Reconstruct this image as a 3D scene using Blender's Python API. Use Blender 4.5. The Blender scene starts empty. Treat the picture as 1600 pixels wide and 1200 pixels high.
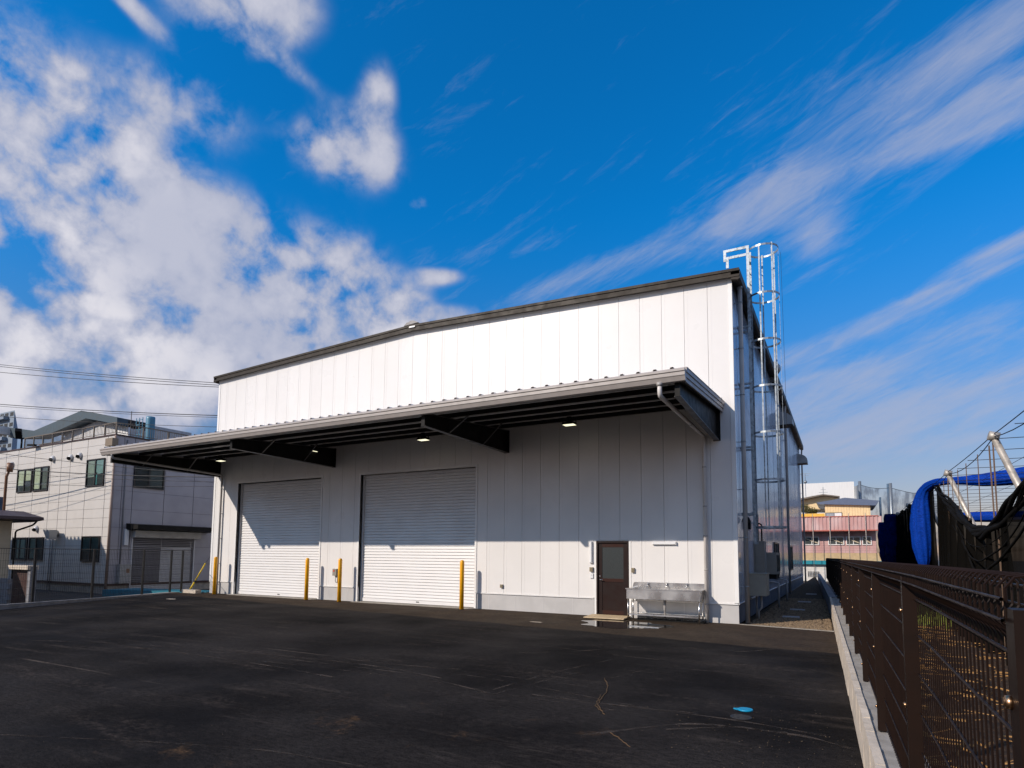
import bpy, bmesh, math, random
from math import radians, sin, cos, pi, sqrt
random.seed(7)
S = bpy.context.scene
COL = S.collection

# ------------------------------------------------------------------ camera
CX, CY, CZ, YAW, PITCH, ROLL, F_PX, PPY = 2.285, -15.7643, 1.6361, -0.5009, 0.0854, 0.0086, 943.65, 786.27
def _v(a): return tuple(a)
def dot(a, b): return sum(x*y for x, y in zip(a, b))
def cross(a, b): return (a[1]*b[2]-a[2]*b[1], a[2]*b[0]-a[0]*b[2], a[0]*b[1]-a[1]*b[0])
def comb(*t):
    return tuple(sum(k*v[i] for k, v in t) for i in range(3))
FW = (sin(YAW)*cos(PITCH), cos(YAW)*cos(PITCH), sin(PITCH))
R0 = (cos(YAW), -sin(YAW), 0)
U0 = cross(R0, FW)
RT = comb((cos(ROLL), R0), (sin(ROLL), U0))
UP = comb((-sin(ROLL), R0), (cos(ROLL), U0))
import mathutils
V = mathutils.Vector
cam = bpy.data.cameras.new('camera')
cam_o = bpy.data.objects.new('camera', cam)
COL.objects.link(cam_o)
m = mathutils.Matrix((( RT[0], UP[0], -FW[0], CX), (RT[1], UP[1], -FW[1], CY), (RT[2], UP[2], -FW[2], CZ), (0, 0, 0, 1)))
cam_o.matrix_world = m
cam.sensor_width = 36.0
cam.lens = 36.0*F_PX/1600.0
cam.shift_y = (PPY-600.0)/1600.0
cam.clip_start = 0.05
cam.clip_end = 3000
S.camera = cam_o
def ray(px, py):
    return comb((1, FW), ((px-800)/F_PX, RT), (-(py-PPY)/F_PX, UP))
def at(px, py, ax, v):
    """world point on the plane X/Y/Z = v that lies in the direction measured in the photograph"""
    d = ray(px, py); i = 'XYZ'.index(ax); t = (v-(CX, CY, CZ)[i])/d[i]
    return (CX+t*d[0], CY+t*d[1], CZ+t*d[2])

# ------------------------------------------------------------------ render look
S.render.engine = 'CYCLES'
S.view_settings.view_transform = 'Standard'
S.view_settings.look = 'None'
S.view_settings.exposure = 0.0
S.view_settings.gamma = 1.0
S.view_settings.use_curve_mapping = False

# ------------------------------------------------------------------ sun
LDIR = V((0.62, 1.0, -0.685)).normalized()
SUN_EL = math.asin(-LDIR.z)
SUN_ROT = math.atan2(-LDIR.x, -LDIR.y)
sun = bpy.data.lights.new('sun', 'SUN')
sun.energy = 4.35
sun.angle = radians(0.5)
sun.color = (1.0, 0.88, 0.765)
sun_o = bpy.data.objects.new('sun', sun)
sun_o.rotation_euler = LDIR.to_track_quat('-Z', 'Y').to_euler()
sun_o.location = (-20, -30, 25)
COL.objects.link(sun_o)

# ------------------------------------------------------------------ world
W = bpy.data.worlds.new('World'); S.world = W; W.use_nodes = True
nt = W.node_tree; nt.nodes.clear()
def N(t, tree=None, **k):
    n = (tree or nt).nodes.new(t)
    for a, b in k.items(): setattr(n, a, b)
    return n
def Lk(a, b, tree=None): (tree or nt).links.new(a, b)
def mth(op, a, b=None, c=None, tree=None, clamp=False):
    n = N('ShaderNodeMath', tree, operation=op); n.use_clamp = clamp
    for i, v in enumerate((a, b, c)):
        if v is None: continue
        if isinstance(v, (int, float)): n.inputs[i].default_value = v
        else: Lk(v, n.inputs[i], tree)
    return n.outputs[0]
sky = N('ShaderNodeTexSky', sky_type='NISHITA')
sky.sun_disc = False; sky.sun_elevation = SUN_EL; sky.sun_rotation = SUN_ROT
sky.altitude = 50; sky.air_density = 1.0; sky.dust_density = 0.6; sky.ozone_density = 3.0
geo = N('ShaderNodeTexCoord')
DIR = geo.outputs['Generated']
def vdot(vec, const):
    n = N('ShaderNodeVectorMath', operation='DOT_PRODUCT'); Lk(vec, n.inputs[0]); n.inputs[1].default_value = const
    return n.outputs['Value']
def blob(px, py, a, b, ang, w):
    """soft elliptical cloud bank in a fixed compass direction"""
    C = V(ray(px, py)).normalized()
    x = V(RT); x = (x-C*x.dot(C)).normalized(); y = C.cross(x)*-1
    if y.dot(V(UP)) < 0: y = -y
    A = x*cos(radians(ang))+y*sin(radians(ang)); B = y*cos(radians(ang))-x*sin(radians(ang))
    sc = 1.0/sqrt(F_PX**2+(px-800)**2*0.6+(py-PPY)**2*0.6)
    u = vdot(DIR, A/(a*sc)); v = vdot(DIR, B/(b*sc))
    d = mth('MULTIPLY_ADD', u, u, mth('MULTIPLY', v, v))
    e = mth('POWER', 2.718, mth('MULTIPLY', d, -1.1))
    return mth('MULTIPLY', e, w)
CUM = [(20,260,90,150,-20,.9),(70,400,210,120,-25,1.0),(-30,150,70,90,-40,.9),(150,250,150,60,-38,.8),(240,310,170,60,-40,.85),(270,160,95,45,-20,.75),
       (430,440,140,85,-15,1.05),(330,400,90,60,-30,.6),(540,440,70,60,0,.75),(480,530,160,45,8,.8),(150,540,230,70,0,.95),(100,480,160,60,-10,.7),
       (378,-8,92,58,-5,1.25),(590,150,28,50,-10,.55),(558,235,70,50,-25,.78),(500,235,45,30,-20,.6),(430,90,70,14,-35,.4),(215,20,50,12,-50,.65),
       (625,470,40,28,0,.7),(630,505,140,16,8,.6),(150,640,330,55,0,.6),(655,318,18,9,10,.5),(110,105,20,12,-40,.7),(685,432,45,14,0,.5),(30,500,130,110,0,1.0),(-350,400,300,250,0,1.0)]
acc = None
for b in CUM:
    e = blob(*b); acc = e if acc is None else mth('ADD', acc, e)
def noise(scale, detail=8, rough=.55, dist=0.0, vec=None, lac=2.0):
    n = N('ShaderNodeTexNoise'); n.inputs['Scale'].default_value = scale; n.inputs['Detail'].default_value = detail
    n.inputs['Roughness'].default_value = rough; n.inputs['Distortion'].default_value = dist
    Lk(vec if vec is not None else DIR, n.inputs['Vector']); return n.outputs['Fac']
def mapr(x, a, b, c=0, d=1, tree=None, smooth=True):
    n = N('ShaderNodeMapRange', tree, interpolation_type='SMOOTHSTEP' if smooth else 'LINEAR')
    n.inputs['From Min'].default_value = a; n.inputs['From Max'].default_value = b
    n.inputs['To Min'].default_value = c; n.inputs['To Max'].default_value = d
    Lk(x, n.inputs['Value'], tree); return n.outputs[0]
n1 = noise(8.5, 9, .58, .15)
n1b = noise(22.0, 7, .6, .2)
wn = N('ShaderNodeTexNoise'); wn.inputs['Scale'].default_value = 9; wn.inputs['Detail'].default_value = 5; Lk(DIR, wn.inputs['Vector'])
wv = N('ShaderNodeVectorMath', operation='MULTIPLY_ADD'); Lk(wn.outputs['Color'], wv.inputs[0]); wv.inputs[1].default_value = (.16, .16, .16); Lk(DIR, wv.inputs[2])
def billow(sc, ft='SMOOTH_F1'):
    v = N('ShaderNodeTexVoronoi', feature=ft); v.inputs['Scale'].default_value = sc
    if ft != 'F1': v.inputs['Smoothness'].default_value = .5
    Lk(wv.outputs[0], v.inputs['Vector']); return v.outputs['Distance']
bil = mth('ADD', mth('MULTIPLY', mth('SUBTRACT', .42, billow(8.5)), 1.5), mth('MULTIPLY', mth('SUBTRACT', .42, billow(19.0, 'F1')), .85))
puff = mth('ADD', bil, mth('MULTIPLY_ADD', mth('SUBTRACT', n1, .5), 2.3, mth('MULTIPLY', mth('SUBTRACT', n1b, .5), 1.9)))
acc = mth('MINIMUM', acc, 1.12)
# the same broken cloud goes on round unseen sky, added to neutralise fill
rest = mth('MULTIPLY', mapr(vdot(DIR, V(FW)), .25, .62, 1, 0), .60)
acc = mth('ADD', acc, rest)
dens = mth('ADD', mth('MULTIPLY', acc, 1.0), mth('MULTIPLY', puff, mth('MULTIPLY_ADD', acc, .72, .28)))
cum = mth('MULTIPLY', mapr(dens, -.06, .84, 0, .95), mapr(acc, .10, .42))
# thin high streaks
sd = (V(ray(1600, 360))-V(ray(1220, 560))).normalized()
sd = sd
vup = V(FW).cross(sd).normalized()
smap = N('ShaderNodeCombineXYZ')
Lk(mth('MULTIPLY', vdot(DIR, sd), 3.0), smap.inputs[0]); Lk(mth('MULTIPLY', vdot(DIR, vup), 14.0), smap.inputs[1]); Lk(mth('MULTIPLY', vdot(DIR, V(FW)), 3.0), smap.inputs[2])
n2 = noise(1.3, 9, .62, .6, smap.outputs[0])
n3 = noise(4.6, 10, .68, .8, smap.outputs[0])
CIR = [(1000,405,240,30,20,.42),(880,440,120,24,18,.35),(1120,375,110,40,22,.42),(1230,310,60,42,15,.9),(1275,375,45,40,50,.7),(1180,330,60,30,30,.6),(1420,230,150,26,22,.85),(1560,160,110,38,22,.95),(1480,90,160,40,40,.5),(1580,60,120,60,35,.5),
       (1300,170,120,45,40,.4),(1480,450,150,13,27,1.05),(1600,372,90,14,28,1.1),(1320,532,100,12,24,.75),(1350,505,120,14,22,.4),(1560,500,140,30,12,.55),(1450,560,220,26,14,.45),(1300,640,130,50,0,.5),
       (1300,600,120,30,8,.55),(1260,560,60,20,10,.55),(1420,640,230,36,10,.85),(1590,600,90,32,20,.8),(1300,690,110,30,10,.8),(1450,690,100,18,6,1.0),(1380,735,260,30,0,.5),(1260,640,90,40,0,.7),
       (740,400,120,20,10,.25),(700,470,70,20,20,.35)]
acc2 = None
for b in CIR:
    e = blob(*b); acc2 = e if acc2 is None else mth('ADD', acc2, e)
acc2 = mth('MINIMUM', acc2, 1.0)
cdens = mth('ADD', mth('MULTIPLY', acc2, .95), mth('ADD', mth('MULTIPLY', mth('SUBTRACT', n2, .5), 1.9), mth('MULTIPLY', mth('SUBTRACT', n3, .5), 1.1)))
cir = mapr(cdens, .12, 1.45, 0, .68)
mask = mth('MAXIMUM', cum, cir)
# base sky: tint the physical sky toward the polarised deep blue of the photograph
tint = N('ShaderNodeMix', data_type='RGBA', blend_type='MULTIPLY'); tint.inputs['Factor'].default_value = 1.0
Lk(sky.outputs[0], tint.inputs[6]); tint.inputs[7].default_value = (0.03, 1.16, 1.92, 1)
sepz = N('ShaderNodeSeparateXYZ'); Lk(DIR, sepz.inputs[0])
hz = mapr(sepz.outputs[2], -0.02, 0.52)      # toward the horizon the air is paler
hmix = N('ShaderNodeMix', data_type='RGBA'); Lk(hz, hmix.inputs['Factor'])
pale = N('ShaderNodeMix', data_type='RGBA', blend_type='MULTIPLY'); pale.inputs['Factor'].default_value = 1.0
Lk(sky.outputs[0], pale.inputs[6]); pale.inputs[7].default_value = (0.95, 0.66, 0.62, 1)
Lk(pale.outputs[2], hmix.inputs[6]); Lk(tint.outputs[2], hmix.inputs[7])
# cloud colour: bright cores, lavender thin parts and grey undersides
n4 = noise(3.6, 5, .5, .2)
core = mth('MULTIPLY', mapr(dens, .45, 1.5), mapr(n4, .36, .62, .3, 1))
ccol = N('ShaderNodeMix', data_type='RGBA'); Lk(core, ccol.inputs['Factor'])
ccol.inputs[6].default_value = (4.3, 4.6, 5.9, 1); ccol.inputs[7].default_value = (7.7, 7.5, 8.0, 1)
fin = N('ShaderNodeMix', data_type='RGBA'); Lk(mask, fin.inputs['Factor'])
Lk(hmix.outputs[2], fin.inputs[6]); Lk(ccol.outputs[2], fin.inputs[7])
bg = N('ShaderNodeBackground'); bg.inputs['Strength'].default_value = 0.10
Lk(fin.outputs[2], bg.inputs['Color'])
wo = N('ShaderNodeOutputWorld'); Lk(bg.outputs[0], wo.inputs['Surface'])

# ------------------------------------------------------------------ materials
MATS = {}
def mat(name, col, rough=.6, metal=0.0, var=.12, scale=3.0, bump=0.0, bscale=40.0, spec=.5, emit=None, dirt=None, stretch=None):
    if name in MATS: return MATS[name]
    M = bpy.data.materials.new(name); M.use_nodes = True; t = M.node_tree
    b = t.nodes['Principled BSDF']
    b.inputs['Roughness'].default_value = rough; b.inputs['Metallic'].default_value = metal
    b.inputs['Specular IOR Level'].default_value = spec
    tc = N('ShaderNodeTexCoord', t); g = N('ShaderNodeNewGeometry', t)
    vec = g.outputs['Position']
    if stretch:
        mp = N('ShaderNodeMapping', t); mp.inputs['Scale'].default_value = stretch; Lk(vec, mp.inputs['Vector'], t); vec = mp.outputs[0]
    nz = N('ShaderNodeTexNoise', t); nz.inputs['Scale'].default_value = scale; nz.inputs['Detail'].default_value = 6; Lk(vec, nz.inputs['Vector'], t)
    mx = N('ShaderNodeMix', t, data_type='RGBA')
    c2 = dirt if dirt else tuple(c*(1-var) for c in col)
    c1 = col if dirt else tuple(min(1, c*(1+var*.6)) for c in col)
    mx.inputs[6].default_value = (*c1, 1); mx.inputs[7].default_value = (*c2, 1)
    Lk(mapr(nz.outputs['Fac'], .35, .72, tree=t), mx.inputs['Factor'], t)
    if name == 'white_coated_steel':
        # every panel came from its own coil: very slight tone difference, faint rising dust
        oi = N('ShaderNodeObjectInfo', t); hs_n = N('ShaderNodeHueSaturation', t); Lk(mapr(oi.outputs['Random'], 0, 1, .965, 1.02, tree=t, smooth=False), hs_n.inputs['Value'], t); Lk(mx.outputs[2], hs_n.inputs['Color'], t)
        Lk(hs_n.outputs[0], b.inputs['Base Color'], t)
    else: Lk(mx.outputs[2], b.inputs['Base Color'], t)
    rr = mapr(nz.outputs['Fac'], .3, .7, max(0.02, rough-.06), min(1, rough+.08), tree=t); Lk(rr, b.inputs['Roughness'], t)
    if bump:
        n2_ = N('ShaderNodeTexNoise', t); n2_.inputs['Scale'].default_value = bscale; n2_.inputs['Detail'].default_value = 5; Lk(g.outputs['Position'], n2_.inputs['Vector'], t)
        bp = N('ShaderNodeBump', t); bp.inputs['Strength'].default_value = bump; bp.inputs['Distance'].default_value = .01
        Lk(n2_.outputs['Fac'], bp.inputs['Height'], t); Lk(bp.outputs[0], b.inputs['Normal'], t)
    if emit:
        b.inputs['Emission Color'].default_value = (*emit[:3], 1); b.inputs['Emission Strength'].default_value = emit[3]
    MATS[name] = M; return M
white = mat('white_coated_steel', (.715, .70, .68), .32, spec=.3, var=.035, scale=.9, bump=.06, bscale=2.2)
side_sky_blue = mat('sky_tinted_coated_steel', (.40, .47, .57), .12, metal=.45, var=.04, scale=.8, spec=.9, bump=.02, bscale=2)  # white wall panels with sky reflection and shade put into the blue base
white_trim = mat('white_trim', (.76, .75, .73), .4, var=.04, scale=2)
base_clad = mat('grey_base_cladding', (.46, .45, .44), .5, var=.08, scale=2.0)
shutter_m = mat('shutter_slats', (.72, .71, .70), .35, var=.04, scale=1.5)
shade_frame = mat('opening_frame', (.62, .61, .60), .45, var=.05)
brown_fascia = mat('dark_brown_fascia', (.038, .031, .024), .5, var=.15, scale=4, spec=.15)
gutter_m = mat('gutter_taupe', (.36, .325, .30), .42, var=.08, scale=5)
pipe_m = mat('pvc_downpipe_grey', (.34, .325, .31), .38, var=.08, scale=4)
pipe_light = mat('pvc_downpipe_light', (.60, .57, .54), .38, var=.06, scale=4)
steel_dark = mat('dark_painted_steel', (.010, .0095, .009), .5, var=.2, scale=5, spec=.15)
steel_edge = mat('beam_flange_pale', (.05, .045, .042), .4, var=.2, scale=5)  # flanges and braces paler than the dark beam webs
roof_sheet = mat('galvalume_roof_sheet', (.62, .61, .60), .35, metal=.2, var=.08)
galv = mat('hot_dip_galvanised', (.30, .33, .35), .45, metal=.75, var=.35, scale=14)
stainless = mat('brushed_stainless', (.66, .64, .61), .28, metal=1.0, var=.05, scale=3)
yellow = mat('bollard_yellow', (.90, .42, .008), .35, var=.12, scale=6)
yellow2 = mat('guard_yellow', (.75, .50, .01), .5, var=.1, scale=6)
door_brown = mat('door_brown', (.017, .0085, .007), .4, var=.15, scale=5, spec=.2)
door_rail = mat('door_rail_brown', (.034, .013, .009), .38, var=.15, scale=5, spec=.2)
glass_frost = mat('frosted_glass', (.030, .036, .036), .25, var=.25, scale=60, bump=.2, bscale=120)
chrome = mat('chrome', (.75, .74, .73), .15, metal=1.0, var=.05)
beige_box = mat('beige_plastic', (.36, .30, .22), .5, var=.06)
white_plastic = mat('white_plastic', (.72, .73, .74), .4, var=.03)
ply = mat('plywood_board', (.52, .40, .25), .7, var=.15, scale=7, stretch=(1, 6, 1))
red_btn = mat('red_button', (.65, .08, .03), .4)
concrete = mat('concrete', (.30, .275, .24), .85, var=.18, scale=6, bump=.4, bscale=60)
concrete_l = mat('pale_concrete_block', (.54, .465, .375), .85, var=.16, scale=8, bump=.4, bscale=50)
concrete_b = mat('grey_concrete_block', (.20, .20, .21), .85, var=.18, scale=6, bump=.4, bscale=50)
brown_fence = mat('dark_brown_fence_coating', (.0150, .0085, .0062), .4, var=.2, scale=8, spec=.12)
black_fence = mat('black_fence_coating', (.012, .012, .013), .4, var=.2, scale=8)
gold_bolt = mat('zinc_bolt', (.72, .42, .22), .25, metal=1.0, var=.1)
siding = mat('cream_siding', (.53, .505, .475), .5, var=.06, scale=1.5)
siding_dirt = mat('cream_siding_joint', (.11, .10, .095), .7, var=.1)
win_frame = mat('bronze_window_frame', (.020, .017, .015), .4, var=.1)
dark_in = mat('dark_room', (.012, .014, .016), .7)  # near-black sheets with this colour stand in for unlit interiors
curtain_m = mat('cream_curtain', (.62, .58, .40), .9, var=.2, scale=5, stretch=(8, 8, .5))
teal_curtain = mat('teal_blind', (.06, .22, .22), .8, var=.2, scale=5)
rail_m = mat('bronze_handrail', (.16, .13, .10), .42, metal=.3, var=.12)
teal_roof = mat('blue_green_roof_fascia', (.040, .066, .082), .5, var=.12, scale=1.2)
grey_roof = mat('grey_metal_roof', (.22, .21, .21), .5, var=.12)
tank_blue = mat('blue_tank', (.07, .22, .32), .4, var=.1)
apt_blue = mat('apartment_wall', (.20, .25, .31), .7, var=.08)
brown_roof = mat('brown_eave', (.045, .02, .017), .5, var=.1)
cream_wall = mat('cream_render', (.50, .42, .30), .8, var=.06)
pinkw = mat('faded_pink_sheet', (.50, .28, .26), .55, var=.25, scale=1.3, dirt=(.60, .42, .40), stretch=(1, 1, .4))
pinkrust = mat('red_oxide_sheet', (.42, .10, .07), .6, var=.2)
tanw = mat('tan_siding', (.50, .36, .20), .7, var=.1)
creamy = mat('cream_house_siding', (.74, .56, .31), .6, var=.06)
yellow_wall = mat('yellow_balcony', (.70, .42, .06), .6, var=.08)
slate = mat('blue_grey_roof', (.10, .13, .20), .4, var=.1)
teal_band = mat('teal_band', (.01, .22, .28), .5, var=.1)
white_far = mat('white_factory_wall', (.70, .70, .69), .5, var=.05, stretch=(3, 3, .3))
tree_m = mat('garden_tree_leaves', (.09, .085, .02), .8, var=.4, scale=4)
bark = mat('bark', (.09, .06, .04), .9)
wire_m = mat('black_cable', (.012, .012, .014), .6)
blue_net = mat('blue_net_roll', (.0008, .034, .28), .7, spec=.1, var=.45, scale=9, stretch=(1, 6, 6), bump=.6, bscale=30)
old_steel = mat('weathered_galv_pipe', (.38, .35, .31), .5, metal=.35, var=.3, scale=9)
turq = mat('turquoise_sheet', (.012, .16, .22), .5, var=.12)
pvc_cab = mat('cabinet_grey_beige', (.25, .23, .195), .5, var=.08, scale=5)
cab_olive = mat('cabinet_beige', (.33, .305, .24), .45, var=.06, scale=5)
hood_m = mat('grey_vent_hood', (.30, .31, .31), .4, metal=.3, var=.1)
lampglow = mat('led_panel', (.9, .9, .8), .5, emit=(1, .95, .66, 1.3))
cover_blue = mat('bright_blue_cap', (.0, .26, .46), .4, var=.05)
iron = mat('cast_iron', (.020, .020, .022), .6, bump=1.0, bscale=70)
ceramic = mat('brown_insulator', (.22, .11, .06), .4)
bluegrey = mat('blue_grey_paint', (.08, .13, .19), .5)
pinkdrum = mat('pink_sheet', (.62, .14, .18), .5)

# shade netting: thin woven cloth, partly see-through
def net_material(name, col, clear):
    M = bpy.data.materials.new(name); M.use_nodes = True; t = M.node_tree; b = t.nodes['Principled BSDF']
    b.inputs['Base Color'].default_value = (*col, 1); b.inputs['Roughness'].default_value = .8; b.inputs['Specular IOR Level'].default_value = 0.0
    tr = N('ShaderNodeBsdfTransparent', t); mx = N('ShaderNodeMixShader', t)
    g = N('ShaderNodeNewGeometry', t); nz = N('ShaderNodeTexNoise', t); nz.inputs['Scale'].default_value = 1.6; nz.inputs['Detail'].default_value = 5
    mp = N('ShaderNodeMapping', t); mp.inputs['Scale'].default_value = (1, 3.5, .35); Lk(g.outputs['Position'], mp.inputs[0], t); Lk(mp.outputs[0], nz.inputs['Vector'], t)
    Lk(mapr(nz.outputs['Fac'], .35, .7, clear, clear*.25, tree=t), mx.inputs[0], t)
    Lk(b.outputs[0], mx.inputs[1], t); Lk(tr.outputs[0], mx.inputs[2], t)
    Lk(mx.outputs[0], t.nodes['Material Output'].inputs[0], t); return M
net_black = net_material('black_shade_net', (.007, .0065, .006), .25)
net_far = net_material('golf_net', (.10, .12, .16), .97)
def glass_material():
    M = bpy.data.materials.new('window_glass'); M.use_nodes = True; t = M.node_tree; t.nodes.clear()
    gl = N('ShaderNodeBsdfGlossy', t); gl.inputs['Roughness'].default_value = .03; gl.inputs['Color'].default_value = (.9, .95, 1, 1)
    tr = N('ShaderNodeBsdfTransparent', t); tr.inputs['Color'].default_value = (.85, .9, .9, 1)
    fr = N('ShaderNodeFresnel', t); fr.inputs[0].default_value = 1.28
    mx = N('ShaderNodeMixShader', t); o = N('ShaderNodeOutputMaterial', t)
    gg = N('ShaderNodeNewGeometry', t); Lk(mth('MULTIPLY', fr.outputs[0], mth('SUBTRACT', 1.0, gg.outputs['Backfacing'], tree=t), tree=t), mx.inputs[0], t); Lk(tr.outputs[0], mx.inputs[1], t); Lk(gl.outputs[0], mx.inputs[2], t); Lk(mx.outputs[0], o.inputs[0], t); return M
glass = glass_material()

def asphalt_material():
    M = bpy.data.materials.new('new_asphalt'); M.use_nodes = True; t = M.node_tree; b = t.nodes['Principled BSDF']
    g = N('ShaderNodeNewGeometry', t); P = g.outputs['Position']
    def nz(scale, det=6, ro=.6, vec=None, dist=0.):
        n = N('ShaderNodeTexNoise', t); n.inputs['Scale'].default_value = scale; n.inputs['Detail'].default_value = det
        n.inputs['Roughness'].default_value = ro; n.inputs['Distortion'].default_value = dist; Lk(vec or P, n.inputs['Vector'], t); return n.outputs['Fac']
    def mp(scale, rot=(0, 0, 0)):
        n = N('ShaderNodeMapping', t); n.inputs['Scale'].default_value = scale; n.inputs['Rotation'].default_value = rot; Lk(P, n.inputs[0], t); return n.outputs[0]
    def mix(f, a, bb):
        n = N('ShaderNodeMix', t, data_type='RGBA'); Lk(f, n.inputs[0], t)
        for i, c in ((6, a), (7, bb)):
            if isinstance(c, tuple): n.inputs[i].default_value = (*c, 1)
            else: Lk(c, n.inputs[i], t)
        return n.outputs[2]
    base = mix(mapr(nz(.35, 7), .35, .65, tree=t), (.0058, .0050, .0048), (.0215, .0185, .0170))
    # dusty worn bands, drawn out along the wheel tracks
    st1 = mapr(nz(1.0, 7, .62, mp((.28, 1.5, 1), (0, 0, radians(9)))), .50, .72, tree=t)
    st2 = mapr(nz(1.0, 8, .66, mp((.5, 3.4, 1), (0, 0, radians(-38)))), .53, .74, tree=t)
    patch = mapr(nz(.30, 5, .6), .40, .64, tree=t)
    grit = mapr(nz(9, 7, .7), .42, .66, tree=t)
    c = mix(mth('MULTIPLY', mth('MULTIPLY', st1, grit, tree=t), .5, tree=t), base, (.085, .066, .054))
    c = mix(mth('MULTIPLY', mth('MULTIPLY', st2, patch, tree=t), .45, tree=t), c, (.10, .08, .066))
    st3 = mapr(nz(1.0, 6, .55, mp((.16, 9, 1), (0, 0, radians(5)))), .63, .72, tree=t)
    c = mix(mth('MULTIPLY', mth('MULTIPLY', st3, mapr(nz(.8, 3), .45, .6, tree=t), tree=t), .55, tree=t), c, (.115, .092, .074))
    # strip laid first along the building: drier and browner, ragged edge
    sx = N('ShaderNodeSeparateXYZ', t); Lk(P, sx.inputs[0], t)
    edge = mth('ADD', mth('ADD', sx.outputs[1], mth('MULTIPLY', mth('SUBTRACT', nz(1.2, 5), .5, tree=t), .5, tree=t), tree=t), mth('MULTIPLY', mth('ADD', sx.outputs[0], 13, tree=t), .115, tree=t), tree=t)
    lim = mapr(edge, -2.26, -2.10, tree=t)
    c = mix(mth('MULTIPLY', lim, mapr(nz(1.5, 6), .3, .7, .55, 1, tree=t), tree=t), c, (.050, .036, .025))
    # brown mud crumbs and ochre patches toward the viewer
    mud = mth('MULTIPLY', mapr(nz(1.3, 8, .72), .58, .74, tree=t), mth('MULTIPLY', mapr(sx.outputs[1], -9.0, -11.8, tree=t), mapr(sx.outputs[0], -4.2, -1.6, tree=t), tree=t), tree=t)
    c = mix(mth('MULTIPLY', mud, .75, tree=t), c, (.135, .075, .035))
    # scattered pale stone chips
    vo = N('ShaderNodeTexVoronoi', t); vo.inputs['Scale'].default_value = 16; Lk(P, vo.inputs['Vector'], t)
    chip = mth('MULTIPLY', mth('LESS_THAN', vo.outputs['Distance'], .085, tree=t), mapr(nz(1.1, 4), .56, .66, tree=t), tree=t)
    c = mix(mth('MULTIPLY', chip, .8, tree=t), c, (.12, .10, .08))
    agg = mth('ADD', mth('MULTIPLY', nz(75, 3, .8), .5, tree=t), mth('MULTIPLY', nz(17, 6, .85, mp((.6, 1.6, 1))), .5, tree=t), tree=t)
    c2 = N('ShaderNodeMix', t, data_type='RGBA', blend_type='MULTIPLY'); c2.inputs[0].default_value = 1
    Lk(c, c2.inputs[6], t)
    cr = N('ShaderNodeCombineXYZ', t); ag = mapr(agg, .40, .60, .30, 1.9, tree=t)
    for i in range(3): Lk(ag, cr.inputs[i], t)
    Lk(cr.outputs[0], c2.inputs[7], t)
    Lk(c2.outputs[2], b.inputs['Base Color'], t)
    Lk(mapr(nz(.6, 5), .3, .7, .74, .95, tree=t), b.inputs['Roughness'], t)
    b.inputs['Specular IOR Level'].default_value = .07
    bp = N('ShaderNodeBump', t); bp.inputs['Strength'].default_value = .7; bp.inputs['Distance'].default_value = .006
    Lk(mth('ADD', agg, mth('MULTIPLY', nz(40, 5), .8, tree=t), tree=t), bp.inputs['Height'], t); Lk(bp.outputs[0], b.inputs['Normal'], t)
    return M
asphalt = asphalt_material()
def soil_material():
    M = bpy.data.materials.new('field_soil_straw'); M.use_nodes = True; t = M.node_tree; b = t.nodes['Principled BSDF']
    g = N('ShaderNodeNewGeometry', t)
    mp = N('ShaderNodeMapping', t); mp.inputs['Scale'].default_value = (9, 3, 1); mp.inputs['Rotation'].default_value = (0, 0, .6); Lk(g.outputs['Position'], mp.inputs[0], t)
    n = N('ShaderNodeTexNoise', t); n.inputs['Scale'].default_value = 3; n.inputs['Detail'].default_value = 9; n.inputs['Roughness'].default_value = .72; Lk(mp.outputs[0], n.inputs[0], t)
    r = N('ShaderNodeValToRGB', t); e = r.color_ramp.elements
    e[0].position = .36; e[0].color = (.014, .008, .004, 1); e[1].position = .68; e[1].color = (.17, .082, .028, 1)
    k = e.new(.52); k.color = (.038, .019, .008, 1)
    Lk(n.outputs[0], r.inputs[0], t); Lk(r.outputs[0], b.inputs['Base Color'], t); b.inputs['Roughness'].default_value = .95
    bp = N('ShaderNodeBump', t); bp.inputs['Strength'].default_value = 1; bp.inputs['Distance'].default_value = .05; Lk(n.outputs[0], bp.inputs['Height'], t); Lk(bp.outputs[0], b.inputs['Normal'], t)
    return M
soil = soil_material()
gravel_m = mat('gravel', (.085, .062, .038), .95, spec=.1, scale=18, dirt=(.025, .018, .012), bump=1.0, bscale=45)
pebble_m = mat('pebble', (.24, .17, .10), .85, scale=25, dirt=(.07, .05, .035))
ground_m = mat('town_ground', (.035, .032, .030), .9, var=.25, scale=.3)
road_m = mat('neighbour_asphalt', (.020, .020, .022), .9, var=.2, scale=.8)

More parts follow.
